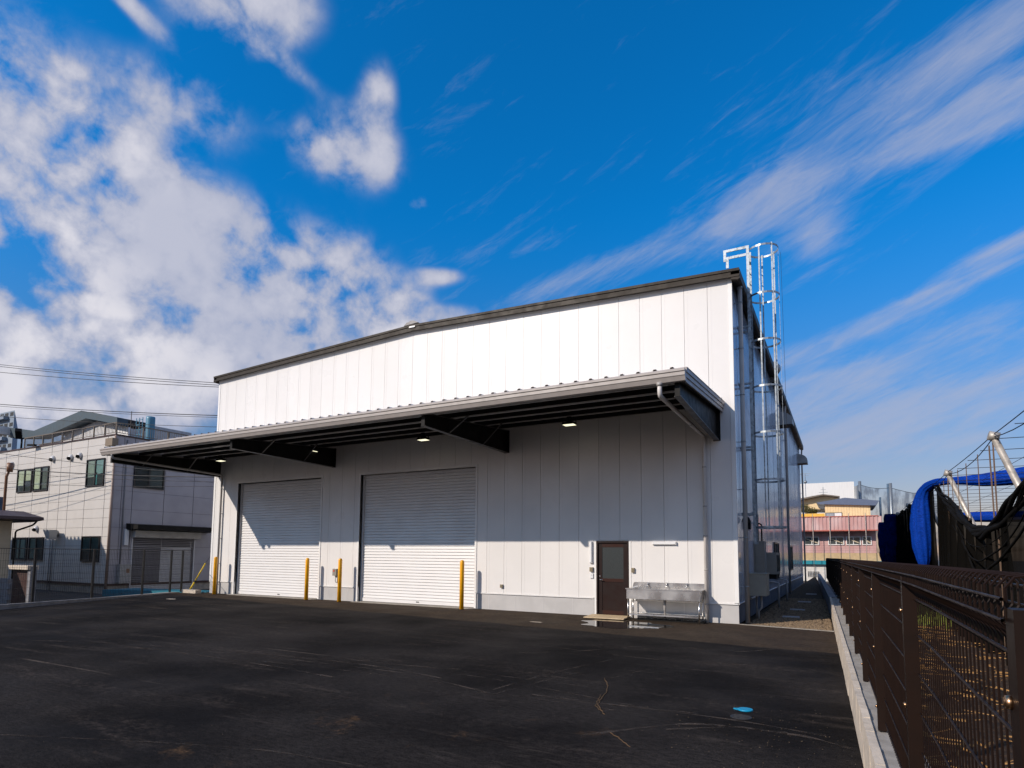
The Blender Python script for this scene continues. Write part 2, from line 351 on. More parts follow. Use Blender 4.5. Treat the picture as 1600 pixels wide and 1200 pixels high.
# ------------------------------------------------------------------ mesh helpers
class MB:
    def __init__(s): s.v = []; s.f = []; s.sm = []
    def face(s, pts, smooth=False):
        n = len(s.v); s.v += [tuple(p) for p in pts]; s.f.append(tuple(range(n, n+len(pts)))); s.sm.append(smooth)
    def box(s, x0, x1, y0, y1, z0, z1):
        if x0 > x1: x0, x1 = x1, x0
        if y0 > y1: y0, y1 = y1, y0
        if z0 > z1: z0, z1 = z1, z0
        return s.hexa([(x0, y0, z0), (x1, y0, z0), (x1, y1, z0), (x0, y1, z0), (x0, y0, z1), (x1, y0, z1), (x1, y1, z1), (x0, y1, z1)])
    def hexa(s, p):
        n = len(s.v); s.v += [tuple(q) for q in p]
        for f in ((0, 3, 2, 1), (4, 5, 6, 7), (0, 1, 5, 4), (1, 2, 6, 5), (2, 3, 7, 6), (3, 0, 4, 7)):
            s.f.append(tuple(n+i for i in f)); s.sm.append(False)
        return s
    def prism(s, prof, a, b, axis='X'):
        """extrude a closed 2-D profile; axis X: profile (y,z); Y: (x,z); Z: (x,y)"""
        def pt(u, v, w): return {'X': (w, u, v), 'Y': (u, w, v), 'Z': (u, v, w)}[axis]
        n = len(s.v); k = len(prof)
        s.v += [pt(u, v, a) for u, v in prof]+[pt(u, v, b) for u, v in prof]
        for i in range(k):
            j = (i+1) % k; s.f.append((n+i, n+j, n+k+j, n+k+i)); s.sm.append(False)
        s.f.append(tuple(n+i for i in reversed(range(k)))); s.f.append(tuple(n+k+i for i in range(k))); s.sm += [False, False]
        return s
    def tube(s, pts, r, seg=10, cap=True, closed=False):
        P = [V(p) for p in pts]; n = len(P); base = len(s.v)
        rr = r if isinstance(r, (list, tuple)) else [r]*n
        ref = None
        for i, p in enumerate(P):
            if closed: d = P[(i+1) % n]-P[i-1]
            else: d = P[min(i+1, n-1)]-P[max(i-1, 0)]
            d.normalize()
            if ref is None:
                ref = V((0, 0, 1)) if abs(d.z) < .9 else V((1, 0, 0))
            a = (ref-d*ref.dot(d)).normalized(); ref = a; b = d.cross(a)
            for k in range(seg):
                t = 2*pi*(k+.5)/seg; s.v.append(tuple(p+(a*cos(t)+b*sin(t))*rr[i]))
        sm = seg > 5
        for i in range(n if closed else n-1):
            j = (i+1) % n
            for k in range(seg):
                l = (k+1) % seg; s.f.append((base+i*seg+k, base+i*seg+l, base+j*seg+l, base+j*seg+k)); s.sm.append(sm)
        if cap and not closed:
            s.f.append(tuple(base+k for k in reversed(range(seg)))); s.f.append(tuple(base+(n-1)*seg+k for k in range(seg))); s.sm += [False, False]
        return s
    def bar(s, p, q, w, h=None):
        """square-section bar between two points"""
        h = h or w; p = V(p); q = V(q); d = (q-p).normalized()
        ref = V((0, 0, 1)) if abs(d.z) < .95 else V((0, 1, 0))
        a = d.cross(ref).normalized(); b = a.cross(d)
        c = [(-w/2, -h/2), (w/2, -h/2), (w/2, h/2), (-w/2, h/2)]
        lo = [p+a*u+b*v for u, v in c]; hi = [q+a*u+b*v for u, v in c]
        return s.hexa([*lo, *hi])
    def sphere(s, c, r, seg=10, rings=6, sz=1.0):
        n = len(s.v)
        for i in range(rings+1):
            ph = pi*i/rings
            for k in range(seg):
                t = 2*pi*k/seg; s.v.append((c[0]+r*sin(ph)*cos(t), c[1]+r*sin(ph)*sin(t), c[2]+r*cos(ph)*sz))
        for i in range(rings):
            for k in range(seg):
                l = (k+1) % seg; s.f.append((n+i*seg+k, n+(i+1)*seg+k, n+(i+1)*seg+l, n+i*seg+l)); s.sm.append(True)
        return s
    def build(s, name, mt, parent=None, **props):
        me = bpy.data.meshes.new(name)
        o = worldloc(parent)
        vs = [(x-o[0], y-o[1], z-o[2]) for x, y, z in s.v] if parent is not None else s.v
        me.from_pydata(vs, [], s.f); me.materials.append(mt)
        me.polygons.foreach_set('use_smooth', s.sm); me.update()
        ob = bpy.data.objects.new(name, me); COL.objects.link(ob)
        if parent is not None: ob.parent = parent
        for k, v in props.items(): ob[k] = v
        return ob
def worldloc(o):
    x = V((0, 0, 0))
    while o is not None: x = x+V(o.location); o = o.parent
    return x
def tag(o, label, cat, group=None):
    o['label'] = label; o['category'] = cat
    if group: o['group'] = group
    return o
def thing(name, label, cat, loc=(0, 0, 0), group=None):
    o = bpy.data.objects.new(name, None); COL.objects.link(o); o.location = loc; o.empty_display_size = .2
    return tag(o, label, cat, group)
def part(name, mt, parent, fn=None, **k):
    m_ = MB(); fn(m_); return m_.build(name, mt, parent, **k)
def box_part(name, mt, parent, *b, **k):
    return MB().box(*b).build(name, mt, parent, **k)
def structure(o): o['kind'] = 'structure'; return o
def copy_tree(o, loc=None, parent=None):
    c = o.copy(); COL.objects.link(c)
    if loc is not None: c.location = loc
    if parent is not None: c.parent = parent
    for ch in o.children: copy_tree(ch, None, c)
    return c

# ------------------------------------------------------------------ ground
g = MB(); g.face([(-900, -900, -.5), (900, -900, -.5), (900, 900, -.5), (-900, 900, -.5)])
structure(g.build('ground', ground_m))
# kerb line on the left of the lot, wall line on the right
KA, KB = V((-11.6, -23.0)), V((-21.35, -.56))
def wallx(y): return 2.37-.032*(y+10.15)                    # face of the block wall beside the lot
lot = MB()
poly = [(KA.x, KA.y), (wallx(-30), -30), (wallx(-.3), -.3), (.1, -.0), (.1, .2), (-20.9, .2), (-21.0, -.56), (KB.x, KB.y)]
poly = [(-8.5, -30)]+poly
lot.prism(poly, -.5, 0, 'Z')
structure(lot.build('asphalt_lot', asphalt))
structure(MB().prism([(-90, -40), (-14, -30), (-21.6, -.3), (-21.6, 40), (-90, 40)], -.46, -.40, 'Z').build('neighbour_yard', road_m))
structure(MB().prism([(.0, .0), (wallx(-.3)-.01, -.33), (wallx(-.3), 0), (1.35, 16), (.9, 28), (.0, 45)], -.5, -.035, 'Z').build('gravel_strip', gravel_m))
fieldsoil = MB()
nx, ny = 60, 110
for j in range(ny+1):
    for i in range(nx+1):
        x = 2.62+30*(i/nx)**1.8; y = -20+70*j/ny
        fieldsoil.v.append((x, y, .06+.05*sin(x*2.3+.4*sin(y))*cos(y*1.1)+random.uniform(-.025, .025)))
for j in range(ny):
    for i in range(nx):
        a = j*(nx+1)+i; fieldsoil.f.append((a, a+1, a+nx+2, a+nx+1)); fieldsoil.sm.append(True)
structure(fieldsoil.build('field_soil', soil))
# concrete edging between asphalt and gravel
part('edging', concrete, None, lambda m: m.prism([(.02, -.10), (wallx(-.3)-.003, -.42), (wallx(-.3)-.003, -.34), (.02, -.02)], -.2, .012, 'Z'), kind='structure')
# loose pebbles
pb = MB()
def pebble(m, x, y, z, r):
    n = len(m.v)
    for dx, dy, dz in ((1, 0, 0), (0, 1, 0), (-1, 0, 0), (0, -1, 0), (0, 0, .7), (0, 0, -.5)):
        m.v.append((x+dx*r*random.uniform(.6, 1.2), y+dy*r*random.uniform(.6, 1.2), z+dz*r))
    for f in ((0, 1, 4), (1, 2, 4), (2, 3, 4), (3, 0, 4), (1, 0, 5), (2, 1, 5), (3, 2, 5), (0, 3, 5)):
        m.f.append(tuple(n+i for i in f)); m.sm.append(False)
for _ in range(9000):
    y = -.3+12*random.random()**2.2; x = random.uniform(.15, wallx(y)-.04)
    if y < -.02-.15*x: continue
    pebble(pb, x, y, -.03, random.uniform(.012, .034))
pb.build('gravel_pebbles', pebble_m, kind='stuff', label='brown gravel stones in the side passage by the block wall')
st = MB()
for _ in range(2600):
    x = 2.7+6*random.random()**1.5; y = random.uniform(-15, 12); a = random.uniform(0, pi); l = random.uniform(.05, .16); z = .10+random.uniform(0, .05)
    dx, dy = cos(a)*l, sin(a)*l; w = .004
    st.face([(x-dx, y-dy, z), (x+dx, y+dy, z+random.uniform(-.02, .03)), (x+dx-dy*.05, y+dy+w, z+.01), (x-dx, y-dy+w*2, z+.008)])
st.build('straw_litter', mat('dry_straw', (.40, .21, .065), .8, var=.3), kind='stuff', label='dry straw scattered on the field soil behind the brown fence')
wd = MB()
for _ in range(1300):
    cx_, cy_ = random.choice([(4.1, 2.6), (4.2, 4.5), (3.9, 7)]); x = cx_+random.gauss(0, .35); y = cy_+random.gauss(0, .8); h = random.uniform(.08, .32)
    w = .015; wd.face([(x-w, y, .05), (x+w, y, .05), (x+random.uniform(-.1, .1), y+random.uniform(-.1, .1), .05+h)])
wd.build('weeds', mat('weed_green', (.16, .20, .02), .7, var=.4), kind='stuff', label='yellow green weeds at the foot of the black net')

# ------------------------------------------------------------------ warehouse
PW = .6; OFF = .6028; WX = -20.286; EAVE = 8.82; RIDGE = 9.19; DEP = 27.3; TB = .495
wh = thing('warehouse', 'white panelled warehouse with dark roof edge and a wide front canopy', 'warehouse', (0, 0, 0))
def roofz(x): return EAVE-.02+(RIDGE-EAVE)*(1-abs(x-WX/2)/(-WX/2))
# openings (x0,x1,z0,z1)
SH = [(-18.78, -14.22, 0, 4.38), (-12.34, -7.63, 0, 4.36)]
DR = (-3.68, -2.76, 0, 2.03)
OPEN = SH+[DR]
core = MB()
xs = sorted({WX+.03, -.03, WX/2, *[v for o in OPEN for v in o[:2]]})
for a, b in zip(xs, xs[1:]):
    z0 = 0
    for o in OPEN:
        if o[0] <= a+1e-6 and b <= o[1]+1e-6: z0 = o[3]
    core.hexa([(a, .05, z0), (b, .05, z0), (b, .22, z0), (a, .22, z0), (a, .05, roofz(a)-.05), (b, .05, roofz(b)-.05), (b, .22, roofz(b)-.05), (a, .22, roofz(a)-.05)])
core.box(WX+.03, WX+.2, .22, DEP, 0, EAVE-.05); core.box(-.2, -.03, .22, DEP, 0, EAVE-.05); core.box(WX+.2, -.2, DEP-.2, DEP, 0, EAVE)
core.build('wall_core', white, wh)
def panel(x0, x1, name='wall_panel'):
    m_ = MB(); cuts = sorted({x0, x1, *[c for o in OPEN for c in o[:2] if x0 < c < x1], *( [WX/2] if x0 < WX/2 < x1 else [])})
    for a, b in zip(cuts, cuts[1:]):
        ga = .004 if a == x0 else 0; gb = .004 if b == x1 else 0
        z0 = TB
        for o in OPEN:
            if o[0] <= a+1e-6 and b <= o[1]+1e-6: z0 = o[3]+.02
        A, B = a+ga, b-gb
        za, zb = roofz(A)-.03, roofz(B)-.03
        # shallow moulded groove near the left edge of each panel
        m_.hexa([(A, 0, z0), (B, 0, z0), (B, .045, z0), (A, .045, z0), (A, 0, za), (B, 0, zb), (B, .045, zb), (A, .045, za)])
    for gx in (.085,):
        if len(cuts) == 2:
            X = x0+gx; m_.box(X-.006, X+.006, -.0025, .002, z0+.01, roofz(X)-.05)
    return m_.build(name, white, wh)
edges = [-OFF-PW*i for i in range(33)][::-1]
edges = [WX+.09]+edges+[-.09]
for a, b in zip(edges, edges[1:]): panel(a, b)
# corner trims
ct = MB().box(-.09, .012, -.014, .09, TB+.01, EAVE-.05); ct.build('corner_trim', white_trim, wh)
ct = MB().box(WX-.012, WX+.09, -.014, .09, TB+.01, EAVE-.05); ct.build('corner_trim', white_trim, wh)
# plinth cladding with drip flashing, in pieces between the openings
for a, b in ((WX, SH[0][0]-.06), (SH[0][1]+.06, SH[1][0]-.06), (SH[1][1]+.06, DR[0]-.08), (DR[1]+.08, 0)):
    pz = box_part('base_cladding', base_clad, wh, a, b, .012, .05, 0, TB-.03)
    box_part('drip_flashing', white_trim, pz, a-.004, b+.004, -.02, .05, TB-.03, TB-.002)
    gm = MB()
    x = a+.45
    while x < b-.1: gm.box(x-.004, x+.004, .008, .0125, .01, TB-.04); x += .91
    if gm.v: gm.build('plinth_joint', shade_frame, pz)
# side wall cladding: narrow ribs, too fine to pick apart
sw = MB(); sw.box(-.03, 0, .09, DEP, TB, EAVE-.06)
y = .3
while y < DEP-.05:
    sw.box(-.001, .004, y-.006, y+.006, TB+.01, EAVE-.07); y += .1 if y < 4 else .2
sw.build('side_cladding', side_sky_blue, wh, kind='stuff')
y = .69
while y < DEP: box_part('side_panel_seam', brown_fascia if False else side_sky_blue, wh, -.002, .007, y-.008, y+.008, TB, EAVE-.07); y += 3.0
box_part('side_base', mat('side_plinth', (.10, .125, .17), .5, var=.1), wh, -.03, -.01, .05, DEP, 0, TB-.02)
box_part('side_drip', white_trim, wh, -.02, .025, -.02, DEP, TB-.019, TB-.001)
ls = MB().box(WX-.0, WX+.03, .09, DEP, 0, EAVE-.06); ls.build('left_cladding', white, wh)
# roof and dark fascia
rf = MB()
for a, b in ((WX-.15, WX/2), (WX/2, .2)):
    za, zb = roofz(a)+.07, roofz(b)+.07
    rf.hexa([(a, -.06, za-.03), (b, -.06, zb-.03), (b, DEP+.3, zb-.03), (a, DEP+.3, za-.03), (a, -.06, za+.03), (b, -.06, zb+.03), (b, DEP+.3, zb+.03), (a, DEP+.3, za+.03)])
rf_o = rf.build('roof', grey_roof, wh)
fa = MB()
for a, b in ((WX-.17, WX/2), (WX/2, .22)):
    for (y0, y1, h0, h1) in ((-.15, -.06, -.08, .10), (-.175, -.151, .055, .125), (-.165, -.151, -.09, -.03)):
        za, zb = roofz(a), roofz(b)
        fa.hexa([(a, y0, za+h0), (b, y0, zb+h0), (b, y1, zb+h0), (a, y1, za+h0), (a, y0, za+h1), (b, y0, zb+h1), (b, y1, zb+h1), (a, y1, za+h1)])
fa.build('front_fascia', brown_fascia, rf_o)
so = MB()
for a, b in ((WX-.15, WX/2), (WX/2, .15)):
    za, zb = roofz(a)-.03, roofz(b)-.03
    so.hexa([(a, -.059, za), (b, -.059, zb), (b, -.016, zb), (a, -.016, za), (a, -.059, za+.05), (b, -.059, zb+.05), (b, -.016, zb+.05), (a, -.016, za+.05)])
so.build('soffit', brown_fascia, rf_o)
sf = MB().prism([(.013, 8.66), (.18, 8.62), (.23, 8.66), (.23, 8.89), (.19, 8.89), (.013, 8.85)], -.15, DEP+.3, 'Y'); sf.build('eave_gutter', brown_fascia, rf_o)
sf = MB().prism([(WX-.013, 8.68), (WX-.14, 8.66), (WX-.18, 8.68), (WX-.18, 8.89), (WX-.013, 8.85)], -.15, DEP+.3, 'Y'); sf.build('eave_gutter', brown_fascia, rf_o)
rc = MB(); rc.prism([(WX/2-.32, RIDGE+.10), (WX/2-.2, RIDGE+.20), (WX/2-.1, RIDGE+.20), (WX/2-.05, RIDGE+.24), (WX/2+.1, RIDGE+.22), (WX/2+.28, RIDGE+.13)], -.19, DEP, 'Y'); rc.build('ridge_cap', grey_roof, rf_o)
box_part('ridge_tape', white_trim, rf_o, WX/2-.10, WX/2+.14, -.182, -.178, RIDGE+.0, RIDGE+.05)
# roller shutters
for i, (x0, x1, z0, z1) in enumerate(SH):
    fr = MB()
    RY = .20
    fr.box(x0-.07, x0, -.02, RY+.05, 0, z1+.07); fr.box(x1, x1+.07, -.02, RY+.05, 0, z1+.07); fr.box(x0, x1, -.02, RY+.05, z1, z1+.07)
    fo = fr.build('shutter_frame', white_trim, wh)
    for (xa, xb) in ((x0, x0+.07), (x1-.07, x1)):
        box_part('guide_rail', shade_frame, fo, xa+.003, xb-.003, RY-.09, RY-.02, 0.01, z1-.01)
    sl = MB(); p = .098; z = .13; k = 0
    prof = []
    while z < z1:
        prof.append((RY-.008, z)); prof.append((RY-.042, z+.014)); prof.append((RY-.030, z+.086)); z += p
    n = 0
    for (ya, za), (yb, zb) in zip(prof, prof[1:]):
        if zb > z1: break
        sl.face([(x0+.05, ya, za), (x1-.05, ya, za), (x1-.05, yb, zb), (x0+.05, yb, zb)])
    sl.build('shutter_curtain', shutter_m, fo, kind='stuff')
    box_part('bottom_bar', shutter_m, fo, x0+.075, x1-.075, RY-.055, RY-.006, .025, .13)
    xm = (x0+x1)/2+.1
    box_part('shutter_handle', steel_dark, fo, xm-.06, xm+.06, RY-.062, RY-.056, .07, .10)
    sill = MB().box(x0-.06, x1+.06, -.26, RY+.2, -.05, .012); sill.build('threshold', concrete, fo)
box_part('interior_blind', dark_in, wh, WX+.3, -.3, .24, .26, 0, 4.6)
# steel door
x0, x1, z0, z1 = DR
do = MB(); do.box(x0, x0+.045, -.02, .10, .03, z1); do.box(x1-.045, x1, -.02, .10, .03, z1); do.box(x0+.045, x1-.045, -.02, .10, z1-.045, z1); 
dfo = do.build('door_frame', door_brown, wh)
jb = MB(); jb.box(x0-.06, x0-.003, -.012, .06, .0, z1+.0); jb.box(x1+.003, x1+.06, -.012, .06, 0, z1+.0); jb.build('door_trim', white_trim, dfo)
df = MB(); a, b = x0+.048, x1-.048
df.box(a, a+.11, .02, .06, .05, z1-.05); df.box(b-.11, b, .02, .06, .05, z1-.05)
df.build('door_stile', door_brown, dfo)
rl = MB(); rl.box(a+.11, b-.11, .022, .058, z1-.16, z1-.05); rl.box(a+.11, b-.11, .022, .058, .93, 1.02); rl.box(a+.11, b-.11, .022, .058, .05, .16); rl.build('door_rail', door_rail, dfo)
box_part('door_panel', door_brown, dfo, a+.11, b-.11, .034, .05, .16, .93)
box_part('door_glass', glass_frost, dfo, a+.11, b-.11, .030, .05, 1.02, z1-.16)
dh = MB(); dh.tube([(a+.05, .02, .985), (a+.05, -.04, .985), (a+.15, -.04, .98)], .011, 8); dh.tube([(a+.05, .022, 1.08), (a+.05, .0, 1.08)], .018, 10); dh.build('door_handle', chrome, dfo)
box_part('door_sill', white_trim, dfo, x0, x1, -.04, .1, .0, .03)
hg = MB(); hg.box(x1-.05, x1-.038, -.03, -.015, 1.72, 1.84); hg.box(x1-.05, x1-.038, -.03, -.015, .25, .37); hg.build('hinge', door_brown, dfo)

# ------------------------------------------------------------------ canopy
CXL, CXR, CYF = -20.32, -.30, -4.30
can = bpy.data.objects.new('canopy', None); COL.objects.link(can); can.parent = wh
def cz(y): return 5.52+(5.17-5.52)*(y/CYF)                  # underside line of the sheet, falling to the front
# ribbed sheet
rs = MB(); x = CXL+.02; pitch = .333
prof = []
while x < CXR-.05:
    prof += [(x, 0), (x+.10, 0), (x+.14, .075), (x+.19, .075), (x+.23, 0)]; x += pitch
prof.append((CXR-.02, 0))
n0 = len(rs.v)
for yy in (-.0, CYF-.05):
    for px_, h in prof: rs.v.append((px_, yy, cz(yy)+.02+h))
k = len(prof)
for i in range(k-1): rs.f.append((i, i+1, k+i+1, k+i)); rs.sm.append(False)
rs_o = rs.build('roof_sheet', roof_sheet, can)
# front and side gutters / fascia in stepped mouldings
fg = MB()
zt = 5.22
prof = [(CYF+.04, zt-.02), (CYF-.07, zt), (CYF-.09, zt-.03), (CYF-.09, zt-.06), (CYF-.07, zt-.075), (CYF-.07, zt-.14), (CYF-.055, zt-.155), (CYF-.02, zt-.235), (CYF-.0, zt-.245), (CYF+.06, zt-.245), (CYF+.06, zt-.02)]
fg.prism(prof, CXL-.06, CXR+.06, 'X'); fg.build('front_gutter', gutter_m, can)
def side_fascia(xx, sgn):
    m_ = MB()
    def strip(x0_, x1_, h0, h1):
        A, B = CYF+.03, -.02
        za, zb = zt, zt+.30
        m_.hexa([(x0_, A, za+h0), (x1_, A, za+h0), (x1_, B, zb+h0), (x0_, B, zb+h0), (x0_, A, za+h1), (x1_, A, za+h1), (x1_, B, zb+h1), (x0_, B, zb+h1)])
    strip(xx, xx+sgn*.075, -.06, .02); strip(xx, xx+sgn*.055, -.15, -.061); strip(xx, xx+sgn*.035, -.235, -.151); strip(xx, xx+sgn*.085, .021, .032)
    return m_
side_fascia(CXR, 1).build('side_fascia', gutter_m, can)
side_fascia(CXL, -1).build('side_fascia', gutter_m, can)
fl = MB().hexa([(CXL, -.10, 5.55), (CXR, -.10, 5.55), (CXR, .0, 5.56), (CXL, 0, 5.56), (CXL, -.10, 5.58), (CXR, -.10, 5.58), (CXR, 0, 5.68), (CXL, 0, 5.68)]); fl.build('wall_flashing', white_trim, can)
# tapering cantilever beams (I sections)
for bx in (CXL+.30, -13.64, -6.54, CXR-.13):
    wb = MB(); zb = 4.72 if bx < -1 else 4.58
    yf, zf = -4.16, 4.96
    yf2 = -3.95
    wb.prism([(yf, zf-.22), (0, zb), (0, cz(0)-.14), (yf, cz(yf)-.14)], bx-.006, bx+.006, 'X')
    wbo = wb.build('beam', steel_dark, can)
    fl = MB(); fl.prism([(yf, zf-.235), (0, zb-.015), (0, zb), (yf, zf-.22)], bx-.065, bx+.065, 'X')
    fl.prism([(yf, cz(yf)-.14), (0, cz(0)-.14), (0, cz(0)-.128), (yf, cz(yf)-.128)], bx-.065, bx+.065, 'X')
    fl.build('beam_flange', steel_edge, wbo)
    box_part('end_plate', steel_dark, wbo, bx-.05, bx+.05, yf-.012, yf, zf-.235, cz(yf)-.13); box_part('end_plate', steel_dark, wbo, bx-.09, bx+.09, -.015, -.0, zb-.02, cz(0)-.13)
# purlins: lipped C channels running the length of the canopy
for py_ in (-3.95, -3.1, -2.25, -1.4, -.5):
    zz = cz(py_)-.002
    m_ = MB(); x0_, x1_ = CXL+.05, CXR-.04
    m_.box(x0_, x1_, py_-.002, py_+.002, zz-.118, zz-.005)
    m_.box(x0_, x1_, py_+.002, py_+.055, zz-.008, zz-.005)
    m_.box(x0_, x1_, py_+.053, py_+.056, zz-.028, zz-.0085)
    po = m_.build('purlin', steel_dark, can)
    m2_ = MB(); m2_.box(x0_, x1_, py_-.004, py_+.055, zz-.124, zz-.1185); m2_.box(x0_, x1_, py_+.052, py_+.056, zz-.118, zz-.098); m2_.build('purlin_lip', mat('purlin_edge_lit', (.17, .155, .145), .35, var=.1), po)  # lower flange coloured paler for the light it catches
for bx in (CXL+.30, -13.64, -6.54):
    for py_, fz in ((-3.1, .25), (-1.4, .7)):
        zb = 4.74
        for sg in ((1,) if bx > -20 else (1,)):
            MB().bar((bx+sg*.02, py_, zb+.01), (bx+sg*.62, py_, cz(py_)-.12), .035, .035).build('knee_brace', steel_edge, can)
# canopy downpipes, part of the canopy
def pipe(name, pts, r, mt, parent, bands=()):
    m_ = MB(); m_.tube(pts, r, 14); o_ = m_.build(name, mt, parent)
    return o_
def rounded(pts, r=.08, n=4):
    out = [pts[0]]
    for a, b, c in zip(pts, pts[1:], pts[2:]):
        a, b, c = V(a), V(b), V(c); p = b+(a-b).normalized()*r; q = b+(c-b).normalized()*r
        for i in range(n+1):
            t = i/n; out.append(tuple(p*(1-t)**2+b*2*t*(1-t)+q*t*t))
    out.append(pts[-1]); return out
o_ = pipe('downpipe', rounded([(-.74, CYF, 4.99), (-.74, CYF, 4.74), (-.74, -.09, 4.70), (-.74, -.09, .0)], .09), .045, pipe_light, can)
bd = MB()
for z in (3.9, 2.9, 2.15, 1.3, .45): bd.tube([(-.74, -.09, z-.015), (-.74, -.09, z+.015)], .051, 14); bd.box(-.755, -.725, -.06, .0, z-.01, z+.01)
bd.tube([(-.74, CYF, 4.93), (-.74, CYF, 5.0)], .06, 14); bd.tube([(-.74, -1.6, 4.712), (-.74, -1.66, 4.713)], .05, 12)
bd.build('pipe_band', pipe_m, o_)
o_ = pipe('downpipe', rounded([(-19.78, CYF+.02, 5.0), (-19.78, CYF+.02, 4.86), (-19.70, -.09, 4.76), (-19.70, -.09, .0)], .09), .04, pipe_m, can)
bd = MB()
for z in (4.2, 3.2, 2.2, 1.2, .45): bd.tube([(-19.7, -.09, z-.015), (-19.7, -.09, z+.015)], .046, 14); bd.box(-19.715, -19.685, -.06, .0, z-.01, z+.01)
bd.build('pipe_band', pipe_m, o_)

# side wall pipes
for i, (yy, xx, r) in enumerate(((.38, .15, .056), (14.4, .13, .05), (DEP+.05, .12, .05))):
    pts = rounded([(.15, yy, 8.70), (xx, yy, 8.4), (xx, yy, .0)], .08) if i else [(xx, yy, 8.70), (xx, yy, 0)]
    o_ = pipe('downpipe', pts, r, pipe_m, wh)
    bd = MB(); z = .9
    if i == 0: bd.tube([(xx, yy, 8.58), (xx, yy, 8.66)], .066, 14); 
    while z < 8.3: bd.tube([(xx, yy, z-.012), (xx, yy, z+.012)], r+.007, 14); bd.box(0, xx-r, yy-.012, yy+.012, z-.01, z+.01); z += 1.22
    bd.build('pipe_band', galv, o_)
# vent hoods
for yy, zz in ((12.4, 7.35), (24.6, 7.35), (7.5, 8.15)):
    m_ = MB(); R = .42
    if zz > 8: continue
    pr = [(0, zz), (.56, zz), (.56, zz+.18)]+[(.56*cos(t) if t < 1.5 else 0, zz+.18+.40*sin(t)) for t in [pi/2*i/6 for i in range(1, 7)]]
    m_.prism(pr, yy, yy+.75, 'Y'); ho = m_.build('vent_hood', hood_m, wh)
    box_part('hood_rim', steel_dark, ho, .02, .57, yy-.01, yy+.76, zz-.02, zz-.001)
m_ = MB()
for k in range(12):
    t0, t1 = 2*pi*k/12, 2*pi*(k+.7)/12
    m_.bar((.12+.0*k, 9.5+.28*cos(t0), 9.0+.28*sin(t0)), (.18, 9.5+.28*cos(t1), 9.0+.28*sin(t1)), .22, .02)
m_.sphere((.12, 9.5, 9.0), .27, 12, 8); m_.tube([(.0, 9.5, 8.55), (.1, 9.5, 8.8)], .12); m_.build('roof_ventilator', galv, wh)
# side windows (dark sashes)
for yy in (8.9, 16.2):
    m_ = MB(); m_.box(0, .05, yy, yy+1.7, 1.0, 1.06); m_.box(0, .05, yy, yy+1.7, 2.14, 2.2); m_.box(0, .05, yy, yy+.06, 1.06, 2.14); m_.box(0, .05, yy+1.64, yy+1.7, 1.06, 2.14); m_.box(0, .04, yy+.82, yy+.88, 1.06, 2.14)
    wo_ = m_.build('side_window', win_frame, wh); box_part('pane', dark_in, wo_, .006, .02, yy+.06, yy+.82, 1.06, 2.14); box_part('pane', dark_in, wo_, .006, .02, yy+.88, yy+1.64, 1.06, 2.14)

# ------------------------------------------------------------------ caged ladder
LX, LY0, LY1 = .30, .92, 1.34
la = thing('caged_ladder', 'galvanised caged roof ladder with hooped safety cage on the side wall', 'ladder', (LX, (LY0+LY1)/2, 1.97))
for yy in (LY0, LY1):
    MB().box(LX-.035, LX+.035, yy-.012, yy+.012, 1.97, 9.98).build('stringer', galv, la)
for k in range(26):
    z = 2.15+.3*k
    MB().tube([(LX, LY0+.012, z), (LX, LY1-.012, z)], .013, 8).build('rung', galv, la)
def hoop(z, parent):
    R = .38; cx_ = LX+.36; cy_ = (LY0+LY1)/2
    pts = [(LX+.03, LY0, z)]
    for i in range(17):
        t = radians(-148+296*i/16); pts.append((cx_+R*cos(t), cy_+R*sin(t), z))
    pts.append((LX+.03, LY1, z))
    m_ = MB()
    for p, q in zip(pts, pts[1:]):
        m_.bar(p, q, .008, .05)
    return m_.build('cage_hoop', galv, parent)
hz_ = [2.40, 3.30, 4.2, 5.1, 6.0, 6.9, 7.8, 8.75, 9.85]
hz_ = [2.40, 3.62, 4.85, 6.07, 7.3, 8.55, 9.85]
for z in hz_: hoop(z, la)
for t in (-100, -50, 0, 50, 100):
    cx_ = LX+.36; cy_ = (LY0+LY1)/2; a = radians(t); x = cx_+.372*cos(a); y = cy_+.372*sin(a)
    MB().bar((x, y, 2.36), (x, y, 9.9), .006 if abs(t) < 20 else .035, .035 if abs(t) < 20 else .008).build('cage_bar', galv, la)
for yy in (LY0, LY1):
    m_ = MB(); m_.box(-.32, LX-.035, yy-.012, yy+.012, 9.91, 9.98); m_.box(-.32, -.25, yy-.012, yy+.012, 9.66, 9.909); m_.build('roof_handrail', galv, la)
for z in (2.75, 4.5, 6.2, 7.75, 3.9, 5.6, 7.9):
    if z in (3.9, 5.6, 7.9): continue
    m_ = MB(); m_.bar((0, LY0, z), (LX, LY0, z), .04, .05); m_.bar((0, LY1, z), (LX, LY1, z), .04, .05); m_.bar((0, LY0-.1, z), (0, LY1+.1, z), .02, .06); m_.build('wall_bracket', galv, la)
tag(MB().tube([(LX+.78, LY0+.4, 9.8), (LX+.80, LY0+.4, 5.9), (LX+.80, LY0+.4, 2.6)], .004, 5).build('hanging_cord', wire_m), 'thin dark cord hanging beside the ladder cage', 'cord')

